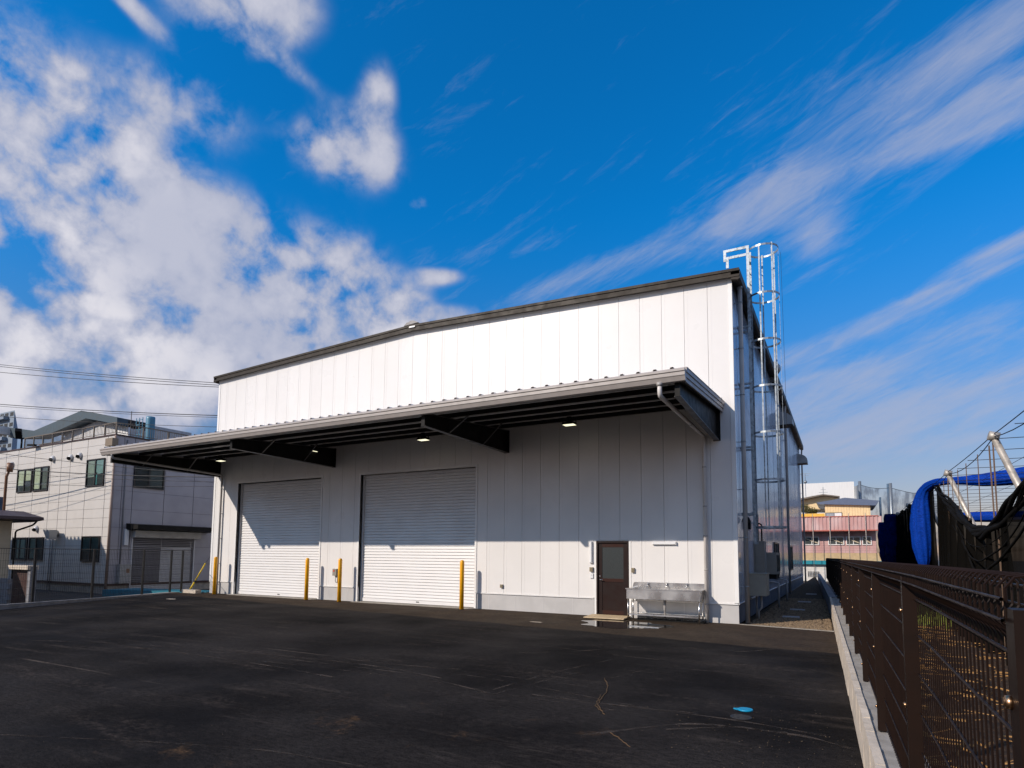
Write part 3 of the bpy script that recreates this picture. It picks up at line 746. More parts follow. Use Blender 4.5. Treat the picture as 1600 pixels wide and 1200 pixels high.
# ------------------------------------------------------------------ canopy lamps
LAMPL = ['lit flood lamp under the canopy above the left shutter, farthest left', 'lit flood lamp under the canopy just right of the first bracket beam, second from left',
         'lit flood lamp under the canopy above the right shutter', 'lit flood lamp under the canopy up from the brown door, rightmost of four']
lamp0 = None
LP = [(-18.62, -.95), (-13.72, -.95), (-8.96, -.95), (-4.08, -.95)]
for i, (lx, ly) in enumerate(LP):
    if lamp0 is None:
        lamp0 = t = thing('flood_lamp', LAMPL[0], 'lamp', (lx, ly, 5.36), 'flood lamps hung under the canopy')
        m_ = MB(); m_.tube([(lx, ly, 5.26), (lx, ly, 5.36)], [.055, .08], 12); m_.tube([(lx, ly, 5.19), (lx, ly, 5.26)], [.11, .07], 12); m_.build('lamp_body', steel_dark, t)
        m_ = MB(); m_.box(lx-.17, lx+.17, ly-.12, ly+.12, 5.145, 5.19)
        for q in range(8): m_.box(lx-.16+.042*q, lx-.15+.042*q, ly-.11, ly+.11, 5.19, 5.215)
        m_.build('lamp_housing', steel_dark, t)
        box_part('led_panel', lampglow, t, lx-.155, lx+.155, ly-.105, ly+.105, 5.138, 5.1449)
        m_ = MB(); m_.bar((lx-.19, ly, 5.17), (lx-.19, ly, 5.33), .012, .03); m_.bar((lx+.19, ly, 5.17), (lx+.19, ly, 5.33), .012, .03); m_.bar((lx-.19, ly, 5.33), (lx+.19, ly, 5.33), .03, .012); m_.build('lamp_bracket', steel_dark, t)
    else:
        t = copy_tree(lamp0, (lx, ly, 5.36)); t['label'] = LAMPL[i]

# ------------------------------------------------------------------ bollards
BL = ['yellow bollard at the far left, beside the left downpipe of the warehouse', 'yellow bollard in front of the right edge of the left shutter',
      'yellow bollard beside the grey switch box between the two shutters', 'yellow bollard in front of the right edge of the right shutter']
b0 = None
for i, (bx, by) in enumerate(((-19.33, -.45), (-14.30, -.45), (-12.74, -.45), (-7.76, -.50))):
    if b0 is None:
        b0 = t = thing('bollard', BL[0], 'bollard', (bx, by, 0), 'yellow bollards in front of the shutters')
        m_ = MB(); pts = [(bx, by, 0), (bx, by, 1.40), (bx, by, 1.44), (bx, by, 1.462), (bx, by, 1.47)]; m_.tube(pts, [.066, .066, .060, .042, .008], 20); m_.build('post', yellow, t)
        MB().tube([(bx, by, 0), (bx, by, .012)], .075, 16).build('base_collar', asphalt, t)
    else:
        t = copy_tree(b0, (bx, by, 0)); t['label'] = BL[i]

# ------------------------------------------------------------------ wall fixtures
def fixture(name, label, cat, mt, boxes, loc):
    t = thing(name, label, cat, loc)
    for nm, mm, b in boxes: box_part(nm, mm, t, *b)
    return t
t = thing('wall_light', 'upright white tube light on the wall left of the brown door', 'light', (-3.83, 0, 1.45))
m_ = MB().prism([(-3.86, 0), (-3.86, -.05), (-3.845, -.075), (-3.80, -.075), (-3.785, -.05), (-3.785, 0)], 1.45, 2.02, 'Z'); m_.build('light_cover', white_plastic, t); box_part('light_cap', shade_frame, t, -3.865, -3.78, -.06, 0, 1.43, 1.449)
t = thing('wall_light', 'horizontal white tube light on the wall above the steel sink', 'light', (-1.8, 0, 1.95))
m_ = MB().prism([(0, 1.93), (-.05, 1.93), (-.075, 1.945), (-.075, 1.99), (-.05, 2.005), (0, 2.005)], -2.10, -1.50, 'X'); m_.build('light_cover', white_plastic, t); box_part('light_cap', shade_frame, t, -1.499, -1.48, -.06, 0, 1.925, 2.01)
fixture('key_box', 'small beige box on the wall under the upright light, left of the door', 'box', None, [('case', beige_box, (-3.86, -3.77, -.07, 0, 1.20, 1.32)), ('lid', mat('olive_lid', (.20, .165, .10), .4), (-3.85, -3.78, -.078, -.071, 1.21, 1.31))], (-3.82, 0, 1.2))
fixture('intercom', 'white intercom plate below the beige box, left of the door', 'intercom', None, [('case', white_plastic, (-3.86, -3.77, -.035, 0, 1.02, 1.15)), ('button', shade_frame, (-3.83, -3.80, -.04, -.036, 1.09, 1.12))], (-3.82, 0, 1.02))
fixture('switch_box', 'small beige switch box just right of the brown door', 'box', None, [('case', beige_box, (-2.68, -2.60, -.06, 0, 1.20, 1.32)), ('lid', mat('olive_lid', (.2, .165, .1), .4), (-2.67, -2.61, -.066, -.0601, 1.21, 1.31))], (-2.64, 0, 1.2))
fixture('socket_box', 'tiny beige outlet box low on the wall right of the right shutter', 'box', None, [('case', beige_box, (-6.70, -6.62, -.06, 0, .66, .76)), ('lid', mat('olive_lid', (.2, .165, .1), .4), (-6.69, -6.63, -.066, -.0601, .67, .75))], (-6.66, 0, .66))
t = fixture('shutter_switch', 'grey shutter control box with red button and a looped cable', 'switch', None, [('case', pvc_cab, (-13.44, -13.27, -.10, 0, .86, 1.10)), ('button', red_btn, (-13.40, -13.34, -.112, -.101, 1.0, 1.06))], (-13.35, 0, .86))
MB().tube([(-13.33, -.05, .86), (-13.33, -.06, .70), (-13.30, -.06, .62), (-13.25, -.06, .62), (-13.22, -.06, .70), (-13.22, -.05, .84)], .010, 6).build('cable', wire_m, t)
t = fixture('shutter_switch', 'second shutter control box low on the pier in the shadow of the bollard', 'switch', None, [('case', pvc_cab, (-13.92, -13.84, -.05, 0, .66, .74))], (-13.88, 0, .66)) if False else t

# ------------------------------------------------------------------ stainless sink
sk = thing('sink', 'long stainless steel trough sink with three taps on open legs', 'sink', (-1.7, -.33, 0))
a, b, y0, y1, zt_, zb_ = -2.64, -.80, -.60, -.10, .80, .545
m_ = MB(); w = .012
m_.box(a, b, y0, y0+w, zb_, zt_); m_.box(a, b, y1-w, y1, zb_, zt_); m_.box(a, a+w, y0+w, y1-w, zb_, zt_); m_.box(b-w, b, y0+w, y1-w, zb_, zt_); m_.box(a+w, b-w, y0+w, y1-w, zb_+.02, zb_+.03)
m_.build('trough', stainless, sk)
m_ = MB(); m_.box(a-.02, b+.02, y0-.02, y0-.001, zt_-.012, zt_+.012); m_.box(a-.02, a-.001, y0, y1, zt_-.012, zt_+.012); m_.box(b+.001, b+.02, y0, y1, zt_-.012, zt_+.012); m_.box(a, a+.10, y0, y1, zt_+.001, zt_+.012); m_.build('rim', stainless, sk)
m_ = MB(); m_.prism([(a+.0, zt_), (b+.02, zt_), (b+.02, zt_+.14), (b-.0, zt_+.155), (a+.08, zt_+.155), (a+.04, zt_+.14)], y1-.001, y1+.012, 'Y'); m_.build('backsplash', stainless, sk)
for lx in (a+.03, b-.03):
    for ly in (y0+.03, y1-.03):
        MB().tube([(lx, ly, 0), (lx, ly, .03), (lx, ly, .031), (lx, ly, zb_)], [.016, .016, .019, .019], 10).build('leg', stainless, sk)
m_ = MB(); m_.box(a+.02, b-.02, y0+.02, y0+.035, .14, .17); m_.box(a+.02, b-.02, y1-.035, y1-.02, .14, .17); m_.box(a+.02, b-.02, y0+.036, y1-.036, .155, .165); m_.build('shelf', stainless, sk)
MB().tube([((a+b)/2, -.35, zb_+.02), ((a+b)/2, -.35, .28), ((a+b)/2, -.35, .275), ((a+b)/2, -.35, .02)], [.035, .035, .022, .022], 10).build('drain_pipe', pipe_m, sk)
for tx in (a+.43, a+.92, a+1.43):
    m_ = MB(); m_.tube(rounded([(tx, y1, zt_+.10), (tx, y1-.10, zt_+.10), (tx, y1-.13, zt_+.03)], .03), .013, 8); m_.tube([(tx, y1-.04, zt_+.10), (tx, y1-.04, zt_+.14)], .016, 8); m_.box(tx-.035, tx+.035, y1-.05, y1-.03, zt_+.14, zt_+.152); m_.build('tap', chrome, sk)
# floor grate and pipework beneath
t = thing('drain_grate', 'black slotted drain grate on the ground under the sink', 'grate', (-1.6, -.22, 0))
box_part('tray', steel_dark, t, -2.42, -.75, -.42, -.02, .002, .05)
for k in range(11): MB().bar((-2.35+.15*k, -.40, .056), (-2.29+.15*k, -.05, .056), .02, .010).build('bar', galv, t)

bo = thing('doorstep_board', 'thin plywood board lying as a step at the brown door', 'board', (-3.2, -.5, 0))
MB().hexa([(-3.72, -.86, .02), (-2.66, -.78, .02), (-2.70, -.06, .03), (-3.76, -.1, .03), (-3.72, -.86, .045), (-2.66, -.78, .045), (-2.70, -.06, .055), (-3.76, -.1, .055)]).build('board', ply, bo)
box_part('support', steel_dark, bo, -3.65, -2.75, -.75, -.15, .003, .019)
# puddle
pm = mat('standing_water', (.006, .006, .007), .02, var=0.0, spec=.9)
pmn = pm.node_tree.nodes['Principled BSDF']
for l in list(pmn.inputs['Roughness'].links): pm.node_tree.links.remove(l)
pmn.inputs['Roughness'].default_value = .015; pmn.inputs['IOR'].default_value = 1.5
m_ = MB(); pts = []
for i in range(60):
    t_ = 2*pi*i/60; r_ = 1+.13*sin(3*t_+1)+.09*sin(7*t_)+.05*sin(13*t_+2)
    pts.append((-2.42+1.05*r_*cos(t_)-.12*sin(t_), -1.62+.80*r_*sin(t_), .004))
m_.face(pts); structure(m_.build('puddle', pm))
# manhole cover and blue cap
t = thing('drain_cover', 'round dark cast iron drain cover in the asphalt beside the blue cap', 'manhole', (1.31, -9.06, 0))
m_ = MB(); m_.tube([(1.31, -9.06, 0), (1.31, -9.06, .005)], .105, 28)
m_.build('cover', iron, t)
m_ = MB()
for q in range(-3, 4): m_.box(1.31-.075, 1.31+.075, -9.06+.025*q-.004, -9.06+.025*q+.004, .005, .008)
m_.build('tread_bars', iron, t)
t = thing('plastic_disc', 'bright blue round plastic cap lying on the asphalt', 'disc', (1.30, -8.70, 0))
MB().tube([(1.31, -8.74, 0), (1.31, -8.74, .012), (1.31, -8.74, .016)], [.078, .078, .072], 28).build('disc', cover_blue, t)
MB().prism([(1.19, -8.75), (1.235, -8.77), (1.235, -8.71), (1.19, -8.73)], .001, .011, 'Z').build('tab', cover_blue, t)
# dry strands and scuffs on the asphalt
def strand(pts, w, name, lab):
    m_ = MB()
    P = [at(x, y, 'Z', 0) for x, y in pts]
    Q = []
    for i in range(len(P)-1):
        for k in range(6):
            t = k/6; Q.append((P[i][0]*(1-t)+P[i+1][0]*t+random.uniform(-.012, .012), P[i][1]*(1-t)+P[i+1][1]*t+random.uniform(-.012, .012), .006))
    m_.tube(Q, w, 4); o_ = m_.build(name, mat('dry_root', (.12, .07, .03), .9, var=.3), None); tag(o_, lab, 'straw'); return o_
strand([(944, 1060), (950, 1072), (948, 1082), (940, 1092), (934, 1101), (938, 1109), (946, 1119)], .004, 'dry_strand', 'curved brown plant strand lying on the open asphalt')
strand([(937, 1086), (934, 1096), (931, 1103), (936, 1111)], .003, 'dry_strand', 'thin forked twig touching the curved brown plant strand')
strand([(955, 1146), (968, 1155), (990, 1172)], .003, 'dry_strand', 'short straight brown strand on the asphalt nearer the viewer')
m_ = MB()
for _ in range(260):
    x = random.uniform(-15, 2.0); y = random.uniform(-14, -.8); r = random.uniform(.002, .0055)
    if random.random() < .5: x = 1.6+random.gauss(0, .5); y = -9.8+random.gauss(0, .8)
    if x > wallx(y)-.03: continue
    pebble(m_, x, y, .004, r)
m_.build('stone_chips', pebble_m, kind='stuff', label='small pale stone chips scattered on the asphalt')
# dusty tyre tracks and paving seams
TM = bpy.data.materials.new('tyre_dust'); TM.use_nodes = True; t_ = TM.node_tree; b_ = t_.nodes['Principled BSDF']
b_.inputs['Base Color'].default_value = (.080, .064, .053, 1); b_.inputs['Roughness'].default_value = .95; b_.inputs['Specular IOR Level'].default_value = .1
tr_n = N('ShaderNodeBsdfTransparent', t_); mx_n = N('ShaderNodeMixShader', t_); g_n = N('ShaderNodeNewGeometry', t_)
nz_n = N('ShaderNodeTexNoise', t_); nz_n.inputs['Scale'].default_value = 3.5; nz_n.inputs['Detail'].default_value = 8; nz_n.inputs['Roughness'].default_value = .75; Lk(g_n.outputs['Position'], nz_n.inputs[0], t_)
Lk(mapr(nz_n.outputs[0], .36, .62, 0, .85, tree=t_), mx_n.inputs[0], t_); Lk(tr_n.outputs[0], mx_n.inputs[1], t_); Lk(b_.outputs[0], mx_n.inputs[2], t_); Lk(mx_n.outputs[0], t_.nodes['Material Output'].inputs[0], t_)
for lst, w in (([(180, 1008), (300, 1022), (420, 1040), (520, 1058)], .07), ([(190, 1012), (330, 1018), (450, 1030), (640, 1052), (760, 1082)], .05), ([(40, 1000), (200, 1006), (420, 1022), (600, 1042), (690, 1060)], .06),
               ([(600, 1045), (740, 1055), (900, 1085), (1000, 1105), (1090, 1115)], .04), ([(0, 1148), (250, 1160), (420, 1172), (570, 1198)], .03), ([(830, 1085), (950, 1100), (1150, 1125), (1290, 1150)], .07),
               ([(840, 1050), (900, 1052), (950, 1062), (1000, 1048), (1060, 1040)], .03), ([(770, 1078), (830, 1060), (890, 1045), (960, 1030)], .035), ([(560, 985), (700, 1003), (860, 1010), (1010, 1030), (1180, 1040)], .06), ([(900, 1150), (1080, 1128), (1260, 1150), (1330, 1170)], .09),
               ([(1050, 1010), (1160, 1020), (1260, 1008), (1318, 1020)], .08), ([(1180, 1005), (1215, 1012), (1260, 1006)], .04),
               ([(250, 1018), (420, 1034), (560, 1050), (700, 1068)], .035), ([(330, 1014), (480, 1030), (640, 1040), (800, 1058), (930, 1075)], .03), ([(540, 1030), (640, 1040), (720, 1046)], .05), ([(150, 985), (330, 1000), (520, 1008)], .04),
               ([(640, 1078), (760, 1082), (860, 1095), (960, 1110)], .03), ([(770, 1085), (840, 1066), (905, 1050)], .03), ([(810, 1020), (900, 1018), (1000, 1010)], .06), ([(330, 975), (480, 985), (640, 988)], .04), ([(1040, 1140), (1150, 1135), (1230, 1146)], .08)):
    w = w*.38
    P = [V(at(x, y, 'Z', 0)) for x, y in lst]; Q = []
    for i in range(len(P)-1):
        for k in range(10): u = k/10; Q.append(P[i]*(1-u)+P[i+1]*u)
    Q.append(P[-1])
    for _ in range(8): Q = [Q[0]]+[(a+b*2+c)/4 for a, b, c in zip(Q, Q[1:], Q[2:])]+[Q[-1]]
    m_ = MB()
    for i, (a, b) in enumerate(zip(Q, Q[1:])):
        d = (b-a).normalized(); n_ = V((-d.y, d.x, 0)); wa = w*(.6+.4*sin(i*.7)); wb = w*(.6+.4*sin((i+1)*.7))
        m_.face([(*(a-n_*wa).xy, .0025), (*(b-n_*wb).xy, .0025), (*(b+n_*wb).xy, .0025), (*(a+n_*wa).xy, .0025)])
    m_.build('tyre_mark', TM, None, kind='structure')
# pale patches: small flat spills of mortar
for (px_, py_, rx, ry, lab) in ((268, 936, .22, .10, 'white mortar splash on the asphalt at the far left'), (838, 972, .16, .07, 'white mortar splash left of the plywood board')):
    p = at(px_, py_, 'Z', 0); m_ = MB(); pts = []
    for i in range(22):
        t_ = 2*pi*i/22; r_ = 1+random.uniform(-.25, .2); pts.append((p[0]+rx*r_*cos(t_), p[1]+ry*r_*sin(t_), .003))
    m_.face(pts); tag(m_.build('mortar_splash', concrete_l), lab, 'stain')

# ------------------------------------------------------------------ cabinets and posts on the side wall
t = thing('electric_cabinet', 'beige metal cabinet nearest the corner, low on the side wall', 'cabinet', (.26, 1.9, .55))
box_part('case', cab_olive, t, .01, .46, 1.7, 2.45, .60, 1.18); box_part('lid', cab_olive, t, -.0, .48, 1.68, 2.47, 1.181, 1.20)
m_ = MB(); m_.tube(rounded([(.30, 2.0, .6), (.30, 2.0, .25), (.22, 2.0, .2), (.22, 2.0, -.03)], .05), .03, 8); m_.tube([(.15, 2.2, .6), (.15, 2.2, -.03)], .025, 8); m_.build('conduit', pipe_m, t)
t = thing('meter_box', 'tall grey breaker box on the side wall above the cabinet', 'box', (.2, 3.2, 1.1))
box_part('case', pvc_cab, t, .01, .30, 3.0, 3.5, 1.15, 2.1); box_part('door', pvc_cab, t, .06, .26, 2.985, 2.999, 1.2, 2.05)
m_ = MB(); m_.tube(rounded([(.12, 3.2, 2.1), (.12, 3.2, 2.9), (.0, 3.2, 2.95)], .05), .022, 8); m_.tube(rounded([(.2, 3.35, 2.1), (.2, 3.35, 2.6), (.0, 3.35, 2.65)], .05), .022, 8); m_.build('conduit', steel_dark, t)
t = thing('air_conditioner', 'grey outdoor unit with slatted front on the side wall past the breaker box', 'air conditioner', (.25, 4.6, 1.0))
box_part('case', pvc_cab, t, .03, .50, 4.2, 5.5, 1.12, 1.78)
for k in range(4): box_part('slat', steel_dark, t, .501, .505, 4.3+.28*k, 4.48+.28*k, 1.2, 1.7)
box_part('bracket', steel_dark, t, .0, .48, 4.3, 5.4, .97, 1.119)
gp = ['grey post standing in the gravel beside the side wall, nearest', 'grey post standing in the gravel beside the side wall, second', ]
for i, yy in enumerate((6.3, 9.6)):
    tag(MB().tube([(.36, yy, -.04), (.36, yy, .78), (.2, yy, .80), (0, yy, .8)], .035, 8).build('vent_pipe', pipe_m), gp[i], 'pipe', 'pipes beside the side wall')
t = thing('camera_box', 'small dark sensor box high beside the side wall pipe', 'sensor', (.1, 1.0, 3.0))
m_ = MB(); m_.box(.0, .12, 1.55, 1.75, 2.38, 2.62); m_.build('case', steel_dark, t); MB().sphere((.12, .75, 2.58), .10, 10, 8).build('dome', steel_dark, t)
for i, (yy, lab) in enumerate(((2.9, 'pale concrete slab in the gravel nearest the lot'), (5.6, 'pale concrete slab in the gravel, second from the lot'), (9.5, 'pale concrete slab in the gravel, third from the lot'), (15, 'pale concrete slab in the gravel, farthest'))):
    x = .95; tag(MB().hexa([(x-.22, yy-.12, -.03), (x+.22, yy-.12, -.03), (x+.22, yy+.12, -.03), (x-.22, yy+.12, -.03), (x-.21, yy-.11, .0), (x+.21, yy-.11, .0), (x+.21, yy+.11, .0), (x-.21, yy+.11, .0)]).build('drain_slab', mat('slab_grey', (.30, .30, .31), .8)), lab, 'slab', 'slabs in the side passage')

# ------------------------------------------------------------------ right boundary wall and brown fence
bw = thing('block_wall', 'low pale concrete block wall between the asphalt lot and the field', 'wall', (2.4, -10, 0))
y = -15.4; row_h = .2
cam_y = CY
blk = None
while y < 26:
    L = .4; ya, yb = y+.004, y+L-.004
    for r in range(2):
        z0 = r*.2-(.0); 
        if y < 6:
            j = random.uniform(-.003, .003)
            m_ = MB().hexa([(wallx(ya)+j, ya, z0+.003), (wallx(ya)+.055, ya, z0+.003), (wallx(yb)+.055, yb, z0+.003), (wallx(yb)+j, yb, z0+.003), (wallx(ya)+j, ya, z0+.197), (wallx(ya)+.055, ya, z0+.197+2*j), (wallx(yb)+.055, yb, z0+.197+2*j), (wallx(yb)+j, yb, z0+.197)])
            m_.build('block', concrete_l, bw)
    y += L
def wx2(y): return wallx(y)-max(0, (y-5))*.012
m_ = MB(); m_.hexa([(wallx(-15.4)+.008, -15.4, -.5), (wallx(-15.4)+.15, -15.4, -.5), (wallx(6)+.15, 6, -.5), (wallx(6)+.008, 6, -.5), (wallx(-15.4)+.008, -15.4, .375), (wallx(-15.4)+.15, -15.4, .375), (wallx(6)+.15, 6, .375), (wallx(6)+.008, 6, .375)])
m_.build('mortar_core', concrete, bw)
m_ = MB(); m_.hexa([(wx2(6), 6, -.5), (wx2(6)+.2, 6, -.5), (wx2(36)+.2, 36, -.5), (wx2(36), 36, -.5), (wx2(6), 6, .4), (wx2(6)+.2, 6, .4), (wx2(36)+.2, 36, .4), (wx2(36), 36, .4)]); m_.build('far_wall', concrete_b, bw)
# concrete footing visible behind the blocks
m_ = MB(); m_.hexa([(wallx(-15.4)+.151, -15.4, .30), (wallx(-15.4)+.30, -15.4, .30), (wallx(6)+.30, 6, .30), (wallx(6)+.151, 6, .30), (wallx(-15.4)+.151, -15.4, .385), (wallx(-15.4)+.30, -15.4, .385), (wallx(6)+.30, 6, .385), (wallx(6)+.151, 6, .385)]); m_.build('coping', concrete, bw)

fe = thing('mesh_fence', 'dark brown welded mesh fence with rolled top on the block wall', 'fence', (2.45, -10, .4))
def fx(y): return min(2.47-.0228*(y+10.49), 2.526)-max(0, (y-4))*.014
post_y = [-14.49, -12.49, -10.49, -8.49, -6.49, -4.49, -2.49, -.49, 1.51, 3.51, 5.51, 7.51, 9.51, 11.51, 13.51, 15.51, 17.51, 19.51, 21.51, 23.51, 25.51]
PT = 1.555
for py_ in post_y:
    x = fx(py_)
    po = MB().box(x-.005, x+.05, py_-.028, py_+.028, .385, PT).build('fence_post', brown_fence, fe)
    if py_ < 8:
        for z in (.55, .98, 1.40):
            MB().tube([(x-.016, py_+.02, z), (x-.0135, py_+.02, z), (x-.0134, py_+.02, z), (x-.004, py_+.02, z)], [.006, .007, .011, .012], 8).build('bolt', gold_bolt, po)
# profile of the wire: straight, pinched below the top, rolled over
def wire_profile(x0_, z0_, top):
    return [(x0_, z0_), (x0_, top-.135), (x0_-.008, top-.118), (x0_-.045, top-.085), (x0_-.050, top-.072), (x0_-.050, top-.022), (x0_-.036, top-.004), (x0_-.010, top), (x0_+.018, top-.004), (x0_+.032, top-.022), (x0_+.032, top-.07), (x0_+.006, top-.12)]
TOP = 1.61
for i, py_ in enumerate(post_y[:-1]):
    ya, yb = py_, py_+2.0
    near = i < 5
    step = .055 if i < 9 else .10
    m_ = MB(); y = ya+.02
    x_off = .045
    while y < yb:
        pr = wire_profile(fx(y)+x_off, .41, TOP)
        if not near: pr = [pr[k] for k in (0, 1, 3, 5, 7, 9, 10, 11)]
        m_.tube([(a_, y, b_) for a_, b_ in pr], (.0027 if i < 3 else .0028) if i < 9 else .0045, 5 if near else 4, cap=False)
        y += step
    mo = m_.build('mesh_panel', brown_fence, fe, kind='stuff')
    hs = [.45, .62, .79, .96, 1.13, 1.30, 1.455]
    for hz2, dx in [(z, .0) for z in hs]+[(TOP-.075, -.053), (TOP-.04, -.053), (TOP-.07, .035), (TOP-.03, .035)]:
        mm = MB(); n = 4
        mm.tube([(fx(ya+2.0*k/n)+x_off+dx-.006*(1 if dx <= 0 else -1), ya+2.0*k/n, hz2) for k in range(n+1)], (.0042 if dx == 0 else .0034) if i < 9 else .004, 6 if near else 4, cap=False)
        mm.build('horizontal_wire', brown_fence, mo)

# ------------------------------------------------------------------ left boundary: kerb wall and black mesh fence
kd = (KB-KA).normalized(); kn = V((-kd.y, kd.x))            # kn points away from the lot
klen = (KB-KA).length
if kn.x > 0: kn = -kn
kw = thing('kerb_wall', 'low grey block kerb along the left edge of the asphalt lot', 'kerb', (KB.x, KB.y, 0))
def kpt(s, off, z): p = KB-kd*s+kn*off; return (p.x, p.y, z)
def ktop(s): return .055+.0145*min(s, 14)
s = 0
while s < klen-.4:
    a, b = s+.005, s+.395
    m_ = MB().hexa([kpt(a, 0, -.1), kpt(b, 0, -.1), kpt(b, .12, -.1), kpt(a, .12, -.1), kpt(a, 0, ktop(a)-.03), kpt(b, 0, ktop(b)-.03), kpt(b, .12, ktop(b)-.03), kpt(a, .12, ktop(a)-.03)])
    m_.build('block', concrete_b, kw); s += .4
m_ = MB().hexa([kpt(0, .0, -.5), kpt(klen, .0, -.5), kpt(klen, .4, -.5), kpt(0, .4, -.5), kpt(0, -.005, ktop(0)-.029), kpt(klen, -.005, ktop(klen)-.029), kpt(klen, .40, ktop(klen)-.029), kpt(0, .40, ktop(0)-.029)])
m_.v[8*0:4] = [kpt(0, .13, -.5), kpt(klen, .13, -.5), kpt(klen, .4, -.5), kpt(0, .4, -.5)]
m_.build('coping', concrete, kw)
t = MB().box(-21.25, -20.35, -.55, -.30, -.1, .13).build('kerb_stone', concrete_l); tag(t, 'white kerb stone at the foot of the leaning yellow guard', 'kerb')
bf = thing('black_fence', 'thin black mesh fence on the kerb left of the warehouse', 'fence', (KB.x, KB.y, 0))
FT = 1.72
def s_at(px_):
    d = ray(px_, 900); q = KB+kn*.22; det = d[0]*(-kd.y)-d[1]*(-kd.x); ex, ey = q.x-CX, q.y-CY
    return -(d[0]*ey-d[1]*ex)/(d[0]*(-kd.y)-d[1]*(-kd.x))
for s in [s_at(q) for q in (284, 266.5, 223, 145, 53, -55, -190)]:
    p = kpt(s, .22, 0); MB().box(p[0]-.03, p[0]+.03, p[1]-.03, p[1]+.03, .0, FT).build('fence_post', black_fence, bf)
m_ = MB(); s = -.9
while s < 16: m_.bar(kpt(s, .18, .08), kpt(s, .18, FT-.02), .005, .005); s += .075
mo = m_.build('mesh_wires', black_fence, bf, kind='stuff')
for z in [.15+.2*k for k in range(8)]+[FT-.02]:
    MB().bar(kpt(-.9, .176, z), kpt(16, .176, z), .006 if z < FT-.1 else .012, .006 if z < FT-.1 else .02).build('horizontal_wire', black_fence, mo)
structure(MB().hexa([(-27.5, -.30, -.40), (-20.6, .10, -.40), (-20.6, .9, -.40), (-27.5, 1.2, -.40), (-27.5, -.30, -.1), (-20.6, .10, .03), (-20.6, .9, .03), (-27.5, 1.2, -.1)]).build('painted_strip', turq))

# ------------------------------------------------------------------ utility pole hidden behind the corner, its guy and cables
POLE = V((-21.75, 1.75))
up = thing('utility_pole', 'concrete utility pole behind the left corner of the warehouse', 'utility pole', (POLE.x, POLE.y, -.4))
MB().tube([(POLE.x, POLE.y, -.4), (POLE.x, POLE.y, 7.6)], [.12, .10], 12).build('pole', concrete, up)
gf = V(at(296, 923, 'Z', .05)); gt = V((POLE.x+.1, POLE.y, 7.0))
gtop = gf+(V(at(321, 880, 'Y', gf.y+.35))-gf)
gd = (gtop-gf)
t = thing('guy_guard', 'yellow guard sleeve leaning on a guy wire at the left corner', 'guard', tuple(gf))
MB().tube([tuple(gf), tuple(gf+gd*.32)], .035, 10).build('sleeve_lower', yellow2, t)
MB().tube([tuple(gf+gd*.36), tuple(gf+gd)], .026, 10).build('sleeve_upper', yellow2, t)
MB().tube([tuple(gf+gd*.31), tuple(gf+gd*.37)], .038, 10).build('black_band', wire_m, t)
MB().tube([tuple(gf+gd), tuple(V(at(334, 862, 'Y', gf.y+.6)))], .008, 5).build('guy_wire', wire_m, t)
WL = [((0, 569), (338, 602), .014, 'upper overhead cable of the pair high in the sky at left'), ((0, 572), (338, 605.5), .014, 'lower overhead cable of the pair high in the sky at left'),
      ((0, 581), (338, 608.5), .014, 'single overhead cable just below the high pair'), ((0, 631), (337, 653), .018, 'overhead cable passing over the blue green roof'),
      ((0, 634), (337, 656), .011, 'thin cable close under the one over the blue green roof'), ((0, 650), (336, 671), .012, 'overhead cable at the height of the roof railing'),
      ((0, 708), (333, 746), .014, 'cable crossing the upper wall of the cream building above its windows'), ((0, 731), (333, 751), .022, 'thick black cable crossing the upper windows of the cream building'),
      ((0, 738), (333, 757), .011, 'thin cable just under the thick black one'), ((0, 754), (333, 764), .010, 'thin cable crossing under the upper windows of the cream building')]
WA, WB = V((-35.3, -1.35)), POLE
for (pa, pb, r, lab) in WL:
    # both ends stand on the vertical plane through the two pole lines
    nrm = V(((WB-WA).y, -(WB-WA).x))
    def onplane(px_, py_):
        d = ray(px_, py_); tt = ((WA.x-CX)*nrm.x+(WA.y-CY)*nrm.y)/(d[0]*nrm.x+d[1]*nrm.y); return V((CX+tt*d[0], CY+tt*d[1], CZ+tt*d[2]))
    A, B = onplane(*pa), onplane(*pb); d = B-A
    A2 = A-d*.6; B2 = B+d*(( (POLE-V((B.x, B.y))).length)/V((d.x, d.y)).length); pts = []
    for k in range(17):
        u = k/16; q = A2*(1-u)+B2*u; sag = .18 if r < .02 else .25
        q.z -= sag*(4*u*(1-u)); q.z += sag*.8; pts.append(tuple(q))
    tag(MB().tube(pts, r, 6).build('overhead_cable', wire_m), lab, 'cable', 'overhead cables at the left')

# ------------------------------------------------------------------ left neighbour building (cream siding)
BX, BY, BT, BG = -28.75, .5, 7.36, -.42
nb = thing('neighbour_building', 'two storey cream sided building with roof railing at the left', 'building', (BX, BY, BG))
box_part('wall_core', siding_dirt, nb, BX-22, BX-.05, BY+.05, BY+16, BG, BT-.08)
box_part('plinth', concrete, nb, BX-22, BX-.03, BY+.03, BY+.2, BG, -.02); box_part('plinth', concrete, nb, BX-.2, BX-.03, BY+.2, BY+15, BG, -.02)
box_part('drip_strip', brown_roof, nb, BX-22, BX+.02, BY-.02, BY+.05, -.02, .07); box_part('drip_strip', brown_roof, nb, BX-.05, BX+.02, BY+.05, BY+15, -.02, .07)
SFX = [BX-.0, -29.55, -31.35, -32.35, -33.15, -34.9, -37.1, -39.6, -41.4, -43.2, -45.0, -46.8]
zr = [.08+.4557*k for k in range(17)]
zr[-1] = BT-.05
